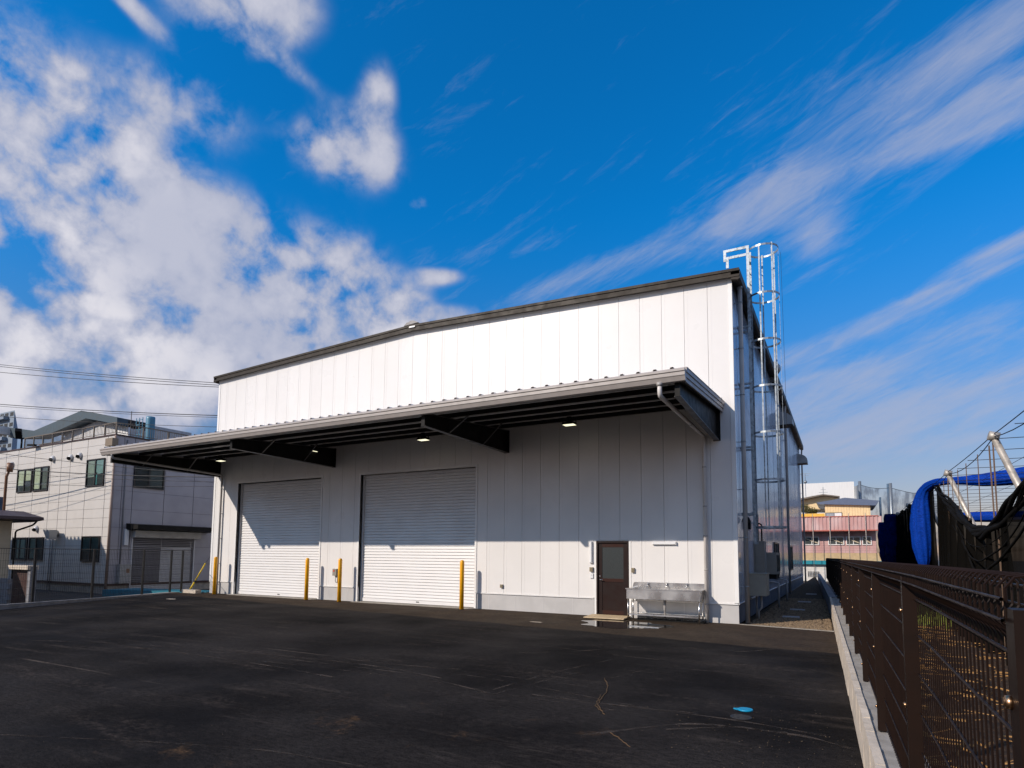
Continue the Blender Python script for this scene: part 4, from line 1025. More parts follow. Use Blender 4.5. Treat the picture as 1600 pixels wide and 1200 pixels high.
WINL = [(-38.75, -37.0, 4.90, 6.25), (-36.85, -35.15, 4.90, 6.25), (-31.25, -29.62, 4.90, 6.30), (-38.7, -36.9, 1.14, 2.37), (-36.75, -34.95, 1.14, 2.40), (-31.2, -29.7, 1.14, 2.40)]
# re-measured horizontally on the wall plane
def wx(px_, py_=780): return at(px_, py_, 'Y', BY)[0]
WINL = [(wx(26), wx(48.5), 4.86, 6.15), (wx(51), wx(74), 4.86, 6.18), (wx(133.5), wx(161), 4.86, 6.24), (wx(20, 860), wx(43, 860), 1.12, 2.36), (wx(46, 860), wx(68, 860), 1.12, 2.36), (wx(128, 860), wx(156, 860), 1.12, 2.38)]
SFX = [BX]+[wx(q) for q in (163, 132, 106, 92, 76, 50, 24, 5)]+[-43, -45.5, -48]
cache = {}
def clad(mt, name, par, a, b, c, d, front=True):
    """one siding board piece: a real slab with shadow-gap joints"""
    m_ = MB()
    if front: m_.box(a+.02, b-.02, BY, BY+.049, c+.006, d-.006)
    else: m_.box(BX-.049, BX, a+.014, b-.014, c+.006, d-.006)
    return m_.build(name, mt, par)
for x1_, x0_ in zip(SFX, SFX[1:]):
    for z0, z1 in zip(zr, zr[1:]): clad(siding, 'siding_board', nb, x0_, x1_, z0, z1)
def wy(px_, py_=800): return at(px_, py_, 'X', BX)[1]
SY = [BY+.05, wy(188), wy(205), wy(255), wy(301), wy(345), 8.5, 11]
zr2 = [.08+.91*k for k in range(9)]; zr2[-1] = BT-.05
SHN = (wy(205, 880), wy(301, 880), BG, 2.33)
sid2 = mat('shaded_cream_siding', (.36, .34, .36), .5, var=.06, scale=1.5)  # darker copy of the front siding, shade of this face put into colour
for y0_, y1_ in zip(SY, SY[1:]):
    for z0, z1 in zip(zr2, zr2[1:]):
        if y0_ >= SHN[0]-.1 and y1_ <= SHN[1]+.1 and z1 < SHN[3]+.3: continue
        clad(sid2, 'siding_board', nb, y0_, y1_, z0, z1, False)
def window(par, x0_, x1_, z0, z1, sashes=2, plane='Y', pv=0, cur=(0,), cm=None):
    """framed sliding window standing 6 cm proud"""
    def B(a, b, c, d, e, f):
        if plane == 'Y': return (a, b, pv-d, pv-c, e, f)
        return (pv+c, pv+d, a, b, e, f)
    m_ = MB(); t_ = .05
    m_.box(*B(x0_, x1_, 0, .07, z0, z0+t_)); m_.box(*B(x0_, x1_, 0, .07, z1-t_, z1)); m_.box(*B(x0_, x0_+t_, 0, .07, z0+t_, z1-t_)); m_.box(*B(x1_-t_, x1_, 0, .07, z0+t_, z1-t_))
    m_.box(*B((x0_+x1_)/2-.035, (x0_+x1_)/2+.035, .02, .062, z0+t_, z1-t_))
    w_ = m_.build('window', win_frame, par)
    box_part('room', dark_in, w_, *B(x0_+t_, x1_-t_, .002, .008, z0+t_, z1-t_))  # thin dark sheet paints the unlit room behind the glass
    xm = (x0_+x1_)/2
    for (u0, u1, v0, v1, cmat) in cur:
        box_part('curtain', cmat, w_, *B(x0_+(x1_-x0_)*u0, x0_+(x1_-x0_)*u1, .010, .016, z0+(z1-z0)*v0, z0+(z1-z0)*v1))
    for a_, b_ in ((x0_+t_, xm-.035), (xm+.035, x1_-t_)): box_part('pane', glass, w_, *B(a_, b_, .035, .040, z0+t_, z1-t_))
    return w_
cl, tl = curtain_m, teal_curtain
CU = [[(.06, .5, .3, .95, cl), (.55, .9, .5, .95, cl)], [(.06, .45, .1, .95, cl), (.6, .93, .1, .95, mat('grey_curtain', (.14, .14, .12), .9))], [(.06, .45, .35, .94, mat('pale_blind', (.30, .32, .26), .9)), (.52, .93, .45, .94, mat('pale_teal', (.24, .34, .32), .9)), (.52, .6, .06, .5, tl)],
      [(.3, .8, .1, .9, mat('pale_blind', (.3, .32, .26), .9))], [(.06, .5, .1, .93, mat('green_blind', (.14, .17, .14), .9))], [(.06, .9, .4, .93, mat('deep_teal', (.015, .05, .05), .8))]]
for (x0_, x1_, z0, z1), cu in zip(WINL, CU): window(nb, x0_, x1_, z0, z1, plane='Y', pv=BY, cur=cu)
window(nb, wy(209, 745), wy(256, 745), 4.84, 6.05, plane='X', pv=BX, cur=[(.5, .95, .1, .9, mat('grey_blind', (.10, .10, .09), .8))])
# roller door, box and awning
so_ = MB().box(BX-.04, BX+.04, SHN[0]-.05, SHN[0], BG, SHN[3]+.02).box(BX-.04, BX+.04, SHN[1], SHN[1]+.05, BG, SHN[3]+.02).build('shutter_frame', shade_frame, nb)
m_ = MB(); z = BG+.05
while z < SHN[3]-.05: m_.prism([(BX-.03, z), (BX+.0, z+.015), (BX+.0, z+.07), (BX-.03, z+.085)], SHN[0], SHN[1], 'Y'); z += .09
m_.build('roller_shutter', mat('old_shutter', (.50, .49, .49), .5, var=.1, scale=1), so_, kind='stuff')
box_part('shutter_box', mat('shutter_box_cream', (.42, .40, .37), .5), so_, BX-.04, BX+.34, SHN[0]-.08, SHN[1]+.2, SHN[3]+.021, SHN[3]+.36)
m_ = MB().prism([(BX, SHN[3]+.36), (BX+1.0, SHN[3]+.42), (BX+1.0, SHN[3]+.62), (BX, SHN[3]+.70)], SHN[0]-.35, SHN[1]+.75, 'Y'); m_.build('awning', steel_dark, nb)
# roof edge, railing and downpipes
m_ = MB(); m_.box(BX-22, BX+.04, BY-.04, BY+.25, BT-.05, BT+.02); m_.box(BX-.25, BX+.04, BY+.25, BY+16, BT-.05, BT+.02); m_.build('coping', brown_roof, nb)
rg = MB(); RZ = BT+.62
rg.box(BX-.05-9.2, BX-.02, BY+.02, BY+.07, RZ-.05, RZ); rg.box(BX-.07, BX-.02, BY+.07, BY+14, RZ-.05, RZ)
rg.box(BX-.05-9.2, BX-.08, BY+.03, BY+.06, BT+.09, BT+.12); rg.box(BX-.06, BX-.03, BY+.07, BY+14, BT+.09, BT+.12)
ro = rg.build('roof_railing', rail_m, nb)
for k in range(10):
    x = BX-.04-1.02*k; MB().box(x-.03, x+.03, BY+.015, BY+.075, BT+.02, RZ-.051).build('railing_post', rail_m, ro)
for k in range(1, 10):
    y = BY+.04+1.3*k; MB().box(BX-.075, BX-.015, y-.03, y+.03, BT+.02, RZ-.051).build('railing_post', rail_m, ro)
m_ = MB(); x = BX-.15
while x > BX-9.2: m_.box(x-.008, x+.008, BY+.037, BY+.053, BT+.12, RZ-.05); x -= .125
y = BY+.2
while y < BY+13: m_.box(BX-.053, BX-.037, y-.008, y+.008, BT+.12, RZ-.05); y += .125
m_.build('balusters', rail_m, ro, kind='stuff')
MB().tube([(BX+.06, BY-.02, BT-.05), (BX+.06, BY-.06, BG)], .055, 10).build('downpipe', mat('brown_pipe', (.28, .20, .16), .45, var=.1), nb)
MB().tube([(BX+.03, wy(192), BT-.2), (BX+.03, wy(192), .8)], .03, 8).build('conduit', mat('grey_pipe', (.20, .19, .19), .5), nb)
MB().box(wx(174, 690), wx(185, 690), BY-.28, BY-.0, 6.75, 7.12).build('roof_speaker', mat('tan_box', (.20, .15, .10), .5), nb)
for px_, py_ in ((84, 717), (112, 715), (126, 712), (20, 726), (58, 826)):
    p = at(px_, py_, 'Y', BY); m_ = MB(); m_.tube([(p[0], BY, p[2]), (p[0], BY-.10, p[2]), (p[0], BY-.17, p[2]+.02)], [.17, .17, .05], 14); h = m_.build('vent_cowl', mat('vent_white', (.55, .55, .55), .4), nb)
    MB().tube([(p[0]+.03, BY-.14, p[2]-.06), (p[0]+.09, BY-.185, p[2]-.07)], .09, 12).build('vent_mouth', steel_dark, h)
p = at(90, 834, 'Y', BY); m_ = MB(); m_.tube([(p[0], BY-.0, p[2]), (p[0], BY-.5, p[2])], .17, 12); ho = m_.build('exhaust_hood', hood_m, nb); MB().prism([(p[0]-.18, p[2]+.2), (p[0]+.5, p[2]+.18), (p[0]+.5, p[2]-.3), (p[0]+.2, p[2]-.26)], BY-.6, BY-.25, 'Y').build('exhaust_cowl', hood_m, ho)
MB().tube([(p[0]-.6, BY-.04, BG), (p[0]-.6, BY-.04, 2.6), (p[0]-.35, BY-.04, 2.6), (p[0]-.35, BY-.04, BG)], .02, 6).build('conduit', mat('grey_pipe', (.2, .19, .19), .5), nb)
# utility boxes at its corner
t = thing('meter_cabinet', 'grey meter cabinet beside the roller door of the cream building', 'cabinet', (BX+.1, 1.6, .2))
y0_ = wy(181, 905); y1_ = wy(198, 905); box_part('case', mat('cabinet_pale', (.32, .31, .29), .5, var=.15, scale=8), t, BX+.01, BX+.3, y0_, y1_, .10, 1.02); box_part('mark', ceramic, t, BX+.301, BX+.305, y0_+.3, y0_+.45, .6, .8)
t = tag(MB().box(BX+.01, BX+.1, wy(193, 843), wy(199, 843), 1.95, 2.75).build('wall_light', white_plastic), 'white tube light beside the roller door of the cream building', 'light')

# roof-top things of the buildings farther back
def farbox(name, par, mt, px0, px1, pyt, z0, Y, depth=6):
    a = at(px0, pyt, 'Y', Y); b = at(px1, pyt, 'Y', Y); return box_part(name, mt, par, a[0], b[0], Y, Y+depth, z0, (a[2]+b[2])/2)
ta = thing('water_tank', 'blue cylindrical water tank rising behind the roof railing', 'tank', at(232, 700, 'Y', 16))
c = at(234, 680, 'Y', 16); top = at(234, 651, 'Y', 16)[2]; rr_ = 7.6/F_PX*((c[0]-CX)*FW[0]+(c[1]-CY)*FW[1])*.9
m_ = MB(); m_.tube([(c[0], 16, 3), (c[0], 16, top-.25), (c[0], 16, top-.05), (c[0], 16, top)], [rr_*.95, rr_*.95, rr_*.9, rr_*.3], 24); m_.build('shell', tank_blue, ta)
m_ = MB(); x = c[0]-rr_*1.35
for dx in (0, -.5, -1.0): m_.bar((x+dx, 15.6, 4), (x+dx, 15.6, top-.1), .05)
for k in range(14): m_.bar((x-1, 15.6, top-.3-.45*k), (x, 15.6, top-.3-.45*k), .05)
m_.build('tank_ladder', tank_blue, ta)
for i, (pa, pb, pt, Y, lab) in enumerate(((193, 232, 667, 30, 'pale grey office block seen through the roof railing'), (150, 182, 668, 26, 'white plant room behind the roof railing at its corner'), (62, 150, 688, 24, 'long cream parapet behind the roof railing'))):
    b_ = thing('distant_building', lab, 'building', at((pa+pb)/2, 700, 'Y', Y))
    mm = mat('far_pale', (.48, .48, .48), .7) if i < 2 else siding
    farbox('wall', b_, mm, pa, pb, pt, -.4, Y)
    if i < 2:
        zt_ = at(pa, pt, 'Y', Y)[2]
        for q in range(3):
            f = .45+.17*q; x = at(pa+(pb-pa)*f, pt, 'Y', Y)[0]; box_part('window', dark_in, b_, x, x+.55, Y-.03, Y-.001, zt_-1.2, zt_-.4)
# white gable with blue green verge
gb = thing('gabled_hall', 'hall with a long blue green folded roof edge behind the cream building', 'building', at(120, 700, 'Y', 22))
Y = 22.0; G = lambda px_, py_, Y_=Y: (at(px_, py_, 'Y', Y_)[0], at(px_, py_, 'Y', Y_)[2])
m_ = MB()
m_.prism([G(53, 673), G(127, 641.5), G(183, 652), G(183, 663), G(134, 653.5), G(88, 673.5), G(60, 684), G(16, 684), G(16, 668)], Y, Y+1.2, 'Y')
m_.build('verge', teal_roof, gb)
m_ = MB(); m_.prism([G(43, 672), G(102, 647), G(118, 646), G(127, 641), G(53, 672.5)], Y+1.21, Y+9, 'Y'); m_.build('roof', grey_roof, gb)
m_ = MB(); m_.prism([G(88, 676), G(134, 655), G(183, 664), G(183, 700), G(60, 700)], Y+1.21, Y+1.5, 'Y'); m_.build('gable_wall', mat('white_gable', (.60, .60, .60), .7), gb)
m_ = MB(); m_.prism([G(0, 669), G(16, 668), G(16, 680), G(0, 681)], Y-3, Y-.01, 'Y'); m_.build('eave', siding, gb)
# apartment block at the far left
ab = thing('apartment_block', 'blue grey apartment block with balconies at the far left edge', 'building', at(0, 700, 'Y', 60))
Y = 60; a = at(-70, 640, 'Y', Y); b = at(30, 640, 'Y', Y)
b = at(23, 640, 'Y', Y); bb = at(31, 640, 'Y', Y+14)
MB().prism([(a[0], Y), (b[0], Y), (bb[0], Y+14), (a[0]+5, Y+14)], -.4, at(23, 641, 'Y', Y)[2], 'Z').build('wall', apt_blue, ab)
for k in range(5):
    zt_ = at(10, 646+16*k, 'Y', Y)[2]
    for (p0, p1) in ((1, 6), (8, 13)):
        box_part('window', dark_in, ab, at(p0, 650, 'Y', Y)[0], at(p1, 650, 'Y', Y)[0], Y-.05, Y-.001, zt_-1.4, zt_)
    box_part('balcony', apt_blue, ab, at(-4, 650, 'Y', Y)[0], at(14, 650, 'Y', Y)[0], Y-1.2, Y-.06, zt_-1.9, zt_-1.0)
    box_part('window', dark_in, ab, at(16, 650, 'Y', Y)[0], at(21, 650, 'Y', Y)[0], Y-.05, Y-.001, zt_-1.0, zt_)
# roof-top flood lights of the left building
t = thing('roof_floodlight', 'black floodlight on a post at the left end of the roof railing', 'lamp', (at(23, 690, 'Y', BY)[0], BY+.3, BT))
x = at(24, 690, 'Y', BY)[0]; MB().tube([(x, BY+.3, BT), (x, BY+.3, BT+.75)], .05, 8).build('post', steel_dark, t); MB().bar((x-.1, BY+.2, BT+.75), (x+.5, BY-.1, BT+1.1), .3, .2).build('head', steel_dark, t)
t = tag(MB().bar((at(55, 690, 'Y', BY)[0], BY-.3, BT+.04), (at(62, 694, 'Y', BY)[0], BY-.2, BT+.02), .16, .1).build('roof_lamp', steel_dark), 'small black lamp on the roof edge of the cream building', 'lamp')
m_ = MB(); p = at(204, 672, 'Y', 14); m_.tube([(p[0], 14, 7), (p[0], 14, at(204, 643, 'Y', 14)[2])], .03, 5); tag(m_.build('antenna', wire_m), 'thin upright antenna behind the roof railing', 'antenna')

# slim steel pole and gear at the far left edge
t = thing('service_pole', 'slim brown service pole with insulators at the far left edge', 'pole', (-33.0, -1.2, -.4))
SPY = -3.2
x = at(9, 760, 'Y', SPY)[0]
m_ = MB(); m_.tube([(x, SPY, -.4), (x, SPY, 4.9), (x+.2, SPY, 5.2)], .055, 10); m_.build('pole', ceramic, t)
m_ = MB(); m_.tube([(x+.25, SPY, 5.1), (x+.25, SPY, 5.5)], .12, 10); m_.build('insulator', ceramic, t)
MB().box(x-.6, x-.15, SPY-.3, SPY, 2.4, 4.0).build('transformer', bluegrey, t)

# small house at far left, block wall and gate
hs_ = thing('small_house', 'low cream house with dark brown eave at the far left edge', 'house', (-30, -4.5, BG))
c = at(18, 830, 'Y', -3.8); HX = c[0]
box_part('wall', cream_wall, hs_, HX-6, HX, -12, -3.8, BG, 3.0)
m_ = MB(); m_.prism([(HX-6.5, 3.45), (HX-.8, 3.32), (HX+.95, 3.02), (HX+.98, 2.90), (HX+.1, 2.84), (HX-6.5, 2.84)], -12.4, -3.1, 'Y'); m_.build('roof', brown_roof, hs_)
MB().tube(rounded([(HX+.85, -3.3, 2.85), (HX+.7, -3.35, 2.7), (HX+.1, -3.7, 2.45), (HX+.1, -3.7, BG)], .1), .035, 8).build('downpipe', steel_dark, hs_)
t = thing('yard_wall', 'grey block yard wall with pale coping in front of the small house', 'wall', (HX, -5, BG))
X = at(20, 900, 'Y', -4.6)[0]
for r in range(5):
    for q in range(8):
        o2 = (r % 2)*.2; box_part('block', concrete_b, t, X-3.2+.4*q+.005+o2, X-3.2+.4*q+.395+o2, -4.75, -4.6, BG+.2*r+.004, BG+.2*r+.196)
X2 = at(55, 900, 'Y', -4.6)[0]
t = thing('yard_gate', 'dark wooden yard gate beside the block wall at far left', 'gate', (X, -4.6, BG))
box_part('panel', brown_roof, t, X+.25, X2-.1, -4.7, -4.66, BG+.1, .95); box_part('gate_post', concrete_b, t, X2-.1, X2+.12, -4.8, -4.6, BG, 1.05); box_part('sill', concrete_l, t, X+.25, X2+.1, -4.9, -4.55, .951, 1.10)
# ribbed-roof shed outside the frame whose edge shades the lower wall
shd = thing('shed', 'corrugated roof shed beyond the left edge of the view', 'shed', (-42, -11, BG))
box_part('wall', cream_wall, shd, -62, -36.2, -16, -9.2, BG, 7.3)
m_ = MB(); x = -62.5
while x < -34.9: m_.prism([(x, 8.02), (x+.08, 8.02), (x+.12, 8.16), (x+.22, 8.16), (x+.26, 8.02), (x+.36, 8.02), (x+.36, 7.9), (x, 7.9)], -16.4, -7.95, 'Y'); x += .36
m_.build('roof_sheet', grey_roof, shd)

# ------------------------------------------------------------------ right background
def Gp(px_, py_, Y_): p = at(px_, py_, 'Y', Y_); return (p[0], p[2])
Y = 46.0
pk = thing('pink_building', 'weathered pink corrugated building with white window frames at the end of the passage', 'building', (3, Y, -.5))
zt_, zb_ = Gp(1300, 809, Y)[1], Gp(1300, 829, Y)[1]
xl = Gp(1225, 830, Y)[0]; xr = Gp(1371, 820, Y)[0]
box_part('wall', pinkw, pk, xl-10, xr-.15, Y, Y+8, Gp(1300, 864, Y)[1], zb_+.3)
box_part('lower_wall', tanw, pk, xl-10, xr+4, Y-.02, Y+8, Gp(1300, 876, Y)[1], Gp(1300, 864, Y)[1]-.002)
box_part('teal_band', teal_band, pk, xl-10, xr+4, Y-.35, Y+8, Gp(1300, 882, Y)[1], Gp(1300, 876, Y)[1]-.002)
box_part('ground_wall', mat('pale_wall', (.62, .60, .56), .7), pk, xl-10, xr+4, Y, Y+8, -.5, Gp(1300, 882, Y)[1]-.002)
m_ = MB(); x = xl-3
while x < xr: m_.prism([(x, Y-1.2), (x+.12, Y-1.2), (x+.16, Y-1.24), (x+.26, Y-1.24), (x+.30, Y-1.2), (x+.30, Y-1.17), (x, Y-1.17)], zb_, zt_, 'Z'); x += .3
m_.build('balcony_sheet', pinkw, pk)
box_part('rail_cap', pinkrust, pk, xl-3, xr+.05, Y-1.27, Y-1.1, zt_, zt_+.07); box_part('rust_foot', pinkrust, pk, xl-3, xr, Y-1.245, Y-1.16, zb_-.10, zb_-.001)
box_part('balcony_floor', steel_dark, pk, xl-3, xr, Y-1.15, Y-.0, zb_-.02, zb_+.08)
for px_ in (1258, 1272, 1298, 1327, 1353): 
    x = Gp(px_, 850, Y)[0]; MB().tube([(x, Y-1.30, -.5), (x, Y-1.30, zt_+.3)], .028, 6).build('scaffold_pole', old_steel, pk)
# clapboard lines on pink wall
m_ = MB(); z = Gp(1300, 864, Y)[1]
while z < zb_: m_.box(xl-10, xr-.15, Y-.006, Y-.001, z, z+.012); z += .22
x = xl
while x < xr-.2: m_.box(x, x+.01, Y-.008, Y-.001, Gp(1300, 876, Y)[1], zb_); x += .62
m_.build('siding_joint', mat('pink_joint', (.30, .17, .16), .7), pk, kind='stuff')
for (pa, pb) in ((1257, 1280), (1294, 1319), (1322, 1345), (1347, 1362)):
    x0_, x1_ = Gp(pa, 845, Y)[0], Gp(pb, 845, Y)[0]; z1, z0 = Gp(1300, 838.5, Y)[1], Gp(1300, 851.5, Y)[1]
    m_ = MB(); t_ = .07
    m_.box(x0_, x1_, Y-.08, Y, z0, z0+t_); m_.box(x0_, x1_, Y-.08, Y, z1-t_, z1); m_.box(x0_, x0_+t_, Y-.08, Y, z0+t_, z1-t_); m_.box(x1_-t_, x1_, Y-.08, Y, z0+t_, z1-t_); m_.box((x0_+x1_)/2-.03, (x0_+x1_)/2+.03, Y-.06, Y, z0+t_, z1-t_)
    w_ = m_.build('window', white_trim, pk); box_part('room', dark_in, w_, x0_+t_, x1_-t_, Y-.012, Y-.001, z0+t_, z1-t_)  # dark sheet paints the unlit room here too
    box_part('pane', mat('dull_glass', (.05, .06, .06), .1), w_, x0_+t_, x1_-t_, Y-.03, Y-.02, z0+t_, z1-t_)
    MB().bar((x0_+t_, Y-.05, z1-.15), (x1_-t_, Y-.05, z0+.15), .05, .09).build('stair_string', cream_wall, w_)
x0_, x1_ = Gp(1262, 895, Y)[0], Gp(1280, 895, Y)[0]; gw = box_part('vent_window', dark_in, pk, x0_, x1_, Y-.03, Y-.001, Gp(1270, 901, Y)[1], Gp(1270, 893, Y)[1])
m_ = MB()
for q in range(8): u = x0_+(x1_-x0_)*q/7; m_.bar((u, Y-.05, Gp(1270, 901, Y)[1]), (u, Y-.05, Gp(1270, 893, Y)[1]), .02)
for q in range(4): z = Gp(1270, 901, Y)[1]+.12*q; m_.bar((x0_, Y-.05, z), (x1_, Y-.05, z), .02)
m_.build('grille', white_trim, gw)
# house on top level behind
Y2 = 53
hh = thing('tiled_house', 'cream house with shallow blue grey roof behind the pink balcony', 'house', (4, Y2, -.5))
x0_, x1_ = Gp(1289, 800, Y2)[0], Gp(1360, 800, Y2)[0]
box_part('wall', creamy, hh, x0_, x1_, Y2, Y2+6, -.5, Gp(1320, 784.5, Y2)[1])
m_ = MB(); a, b, c_, d = Gp(1275, 785, Y2-.8), Gp(1320, 777, Y2-.8), Gp(1374, 781.5, Y2-.8), Gp(1372, 785, Y2-.8)
m_.prism([a, b, c_, d, (d[0]-.2, d[1]-.25), (a[0]+.3, a[1]-.15)], Y2-.35, Y2+7, 'Y'); m_.build('roof', slate, hh)
m_ = MB(); x = x0_
while x < x1_: m_.box(x, x+.02, Y2-.012, Y2-.001, 3, Gp(1320, 785, Y2)[1]); x += .24
m_.build('siding_joint', tanw, hh, kind='stuff')
zz0, zz1 = Gp(1300, 810, Y2)[1], Gp(1300, 801, Y2)[1]
w_ = box_part('window', win_frame, hh, Gp(1290, 805, Y2)[0], Gp(1316, 805, Y2)[0], Y2-.05, Y2-.013, zz0, zz1)
box_part('pane', mat('grey_pane', (.30, .33, .36), .2), w_, Gp(1291, 805, Y2)[0], Gp(1303, 805, Y2)[0], Y2-.06, Y2-.051, zz0+.05, zz1-.05); box_part('pane', white_far, w_, Gp(1304, 805, Y2)[0], Gp(1315, 805, Y2)[0], Y2-.06, Y2-.051, zz0+.05, zz1-.05)
box_part('balcony_wall', yellow_wall, hh, Gp(1240, 805, Y2-1)[0], x0_-.01, Y2-1, Y2-.8, -.5, Gp(1270, 802.5, Y2-1)[1])
Y3 = 60
h2 = thing('gable_house', 'cream house with a shallow brown gable left of the blue grey roof', 'house', (0, Y3, -.5))
m_ = MB(); m_.prism([Gp(1230, 795, Y3), Gp(1230, 786, Y3), Gp(1256, 781.5, Y3), Gp(1286, 775, Y3), Gp(1310, 778, Y3), Gp(1300, 796, Y3)], Y3, Y3+6, 'Y'); m_.build('wall', creamy, h2)
m_ = MB(); m_.prism([Gp(1230, 786, Y3), Gp(1250, 782.6, Y3), Gp(1286, 775, Y3), Gp(1312, 777.6, Y3), Gp(1312, 776, Y3), Gp(1286, 773, Y3), Gp(1230, 783.5, Y3)], Y3-.8, Y3+7, 'Y'); m_.build('roof', brown_roof if False else rail_m, h2)
Y4 = 80
wf = thing('white_factory', 'large plain white factory wall behind the houses', 'building', (0, Y4, -.5))
box_part('wall', white_far, wf, Gp(1200, 756, Y4)[0], Gp(1334, 752, Y4)[0], Y4, Y4+20, -.5, Gp(1320, 753, Y4)[1])
MB().tube([(Gp(1336, 760, Y4)[0]+.1, Y4, 5), (Gp(1336, 760, Y4)[0]+.1, Y4, Gp(1336, 760, Y4)[1])], .25, 8).build('duct', hood_m, wf)
m_ = MB(); p = Gp(1258, 740, Y3)
m_.tube([(p[0], Y3, Gp(1258, 776, Y3)[1]), (p[0], Y3, p[1])], .03, 5)
for q, w_ in ((0, .55), (.25, .35)): m_.bar((p[0]-w_, Y3, p[1]-q), (p[0]+w_, Y3, p[1]-q), .03)
m_.sphere((p[0], Y3, Gp(1258, 753, Y3)[1]), .18, 8, 6); tag(m_.build('antenna', galv), 'television antenna beside the white factory wall at left', 'antenna')
m_ = MB(); p = Gp(1286, 761, Y3)
m_.tube([(p[0], Y3, Gp(1286, 775, Y3)[1]), (p[0], Y3, p[1])], .03, 5)
for q, w_ in ((.3, .25), (.6, .45)): m_.bar((p[0]-w_, Y3, p[1]-q), (p[0]+w_, Y3, p[1]-q), .04)
tag(m_.build('antenna', galv), 'television antenna on the gable roof ridge', 'antenna')
# clipped tree
tr_ = thing('garden_tree', 'dark olive clipped garden tree below the gable house', 'tree', (Gp(1262, 800, 56)[0], 56, -.5))
MB().tube([(Gp(1262, 800, 56)[0], 56, -.5), (Gp(1262, 800, 56)[0], 56, 4.6)], [.16, .08], 8).build('trunk', bark, tr_)
m_ = MB()
for (qx, qy, R_) in ((1258, 797, .9), (1265, 798, .8), (1255, 792, .6), (1270, 800, .45)):
    c = at(qx, qy, 'Y', 56)
    for _ in range(700):
        d = V((random.gauss(0, 1), random.gauss(0, 1), random.gauss(0, .55))).normalized()*R_*random.uniform(.5, 1.05); d.z *= .55
        p = V(c)+d; a = V((random.uniform(-1, 1), random.uniform(-1, 1), random.uniform(-1, 1)))*.09; b = V((random.uniform(-1, 1), random.uniform(-1, 1), random.uniform(-1, 1)))*.09
        m_.face([p, p+a, p+b])
m_.build('crown', tree_m, tr_)
# golf-type safety net and its poles
npst = thing('safety_net', 'tall fine safety net hung between grey steel poles in the distance', 'net', (8, 86, -.5))
Yn = 86
tops = [(1343, 752), (1391, 755), (1430, 770)]
for (px_, py_), r in zip(tops, (.22, .22, .2)):
    p = at(px_, py_, 'Y', Yn); MB().tube([(p[0], Yn, -.5), (p[0], Yn, p[2])], r, 8).build('net_pole', galv, npst)
for (px_, py_) in ((1375, 777), (1387, 756)):
    p = at(px_, py_, 'Y', Yn+4); MB().tube([(p[0], Yn+4, -.5), (p[0], Yn+4, p[2])], .16, 8).build('net_pole', bluegrey, npst)
m_ = MB(); cab = MB(); prev = None
spans = [(1310, 764), (1343, 757), (1391, 762), (1480, 775)]
for (p0, p1) in zip(spans, spans[1:]):
    A = V(at(*p0, 'Y', Yn)); B = V(at(*p1, 'Y', Yn)); pts = []
    for k in range(9):
        u = k/8; q = A*(1-u)+B*u; q.z -= .9*4*u*(1-u)*.35; pts.append(q)
    cab.tube([tuple(q) for q in pts], .035, 5)
    for q, r in zip(pts, pts[1:]): m_.face([(q.x, Yn, -.5), (r.x, Yn, -.5), tuple(r), tuple(q)])
m_.build('net', net_far, npst); cab.build('top_cable', wire_m, npst)

# ------------------------------------------------------------------ orchard net frame behind the brown fence
NX = 4.5; NZ = 3.62
fr = thing('pipe_frame', 'leaning grey steel pipe frame strung with wires over the field', 'frame', (NX, 0, 0))
tops = [(-8.6, NZ), (-3.48, NZ), (1.45, NZ), (6.4, NZ), (11.4, NZ), (16.4, NZ), (21.4, NZ+.05)]
for (yy, zz) in tops:
    MB().tube([(NX, yy, zz), (NX+1.35, yy+.5, .05)], .052, 12).build('pipe_post', old_steel, fr)
    m_ = MB(); m_.tube([(NX-.07, yy, zz+.03), (NX+.07, yy, zz-.01)], .075, 10); m_.build('clamp', old_steel, fr)
m_ = MB()
ys_ = [t_[0] for t_ in tops]
def run(a, b, sag, r):
    A, B = V(a), V(b); pts = []
    for k in range(9):
        u = k/8; q = A*(1-u)+B*u; q.z -= sag*4*u*(1-u); pts.append(tuple(q))
    m_.tube(pts, r, 5, cap=False)
for a, b in zip(ys_, ys_[1:]):
    run((NX, a, NZ+.04), (NX, b, NZ+.04), .02, .008); run((NX, a, NZ+.0), (NX, b, NZ+.0), .16, .008)
m_.build('top_wire', wire_m, fr)
m_ = MB()
for yy in [-8.6+1.25*k for k in range(20)]:
    run((NX, yy, NZ-.05), (NX+9, yy+.3, NZ+.1), .05, .006)
for k in range(1, 10):
    run((NX+k*.9, -12, NZ-.02), (NX+k*.9, 24, NZ-.02), .0, .005)
for zz in (2.7, 2.2, 1.6): run((NX+5, -12, zz), (NX+5, 24, zz), 0, .006)
m_.build('roof_wire', wire_m, fr, kind='stuff')
m_ = MB()
for yy, dx in ((-3.4, .02), (-3.1, .03), (-2.1, 0), (-.9, .02), (.1, 0), (.9, 0), (1.5, -.03), (2.2, 0), (2.9, 0)):
    run((NX, yy, NZ-.08), (NX+dx, yy+random.uniform(-.12, .12), .1), 0, .012 if abs(yy+3.2) < .3 or abs(yy-1.5) < .1 else .008)
m_.build('drop_wire', mat('rusty_rod', (.14, .09, .06), .7), fr, kind='stuff')
for yy, hx in ((1.2, 7.5), (9, 9)):
    MB().tube([(hx, yy, 0), (hx, yy, 2.7)], .05, 8).build('inner_post', old_steel, fr)
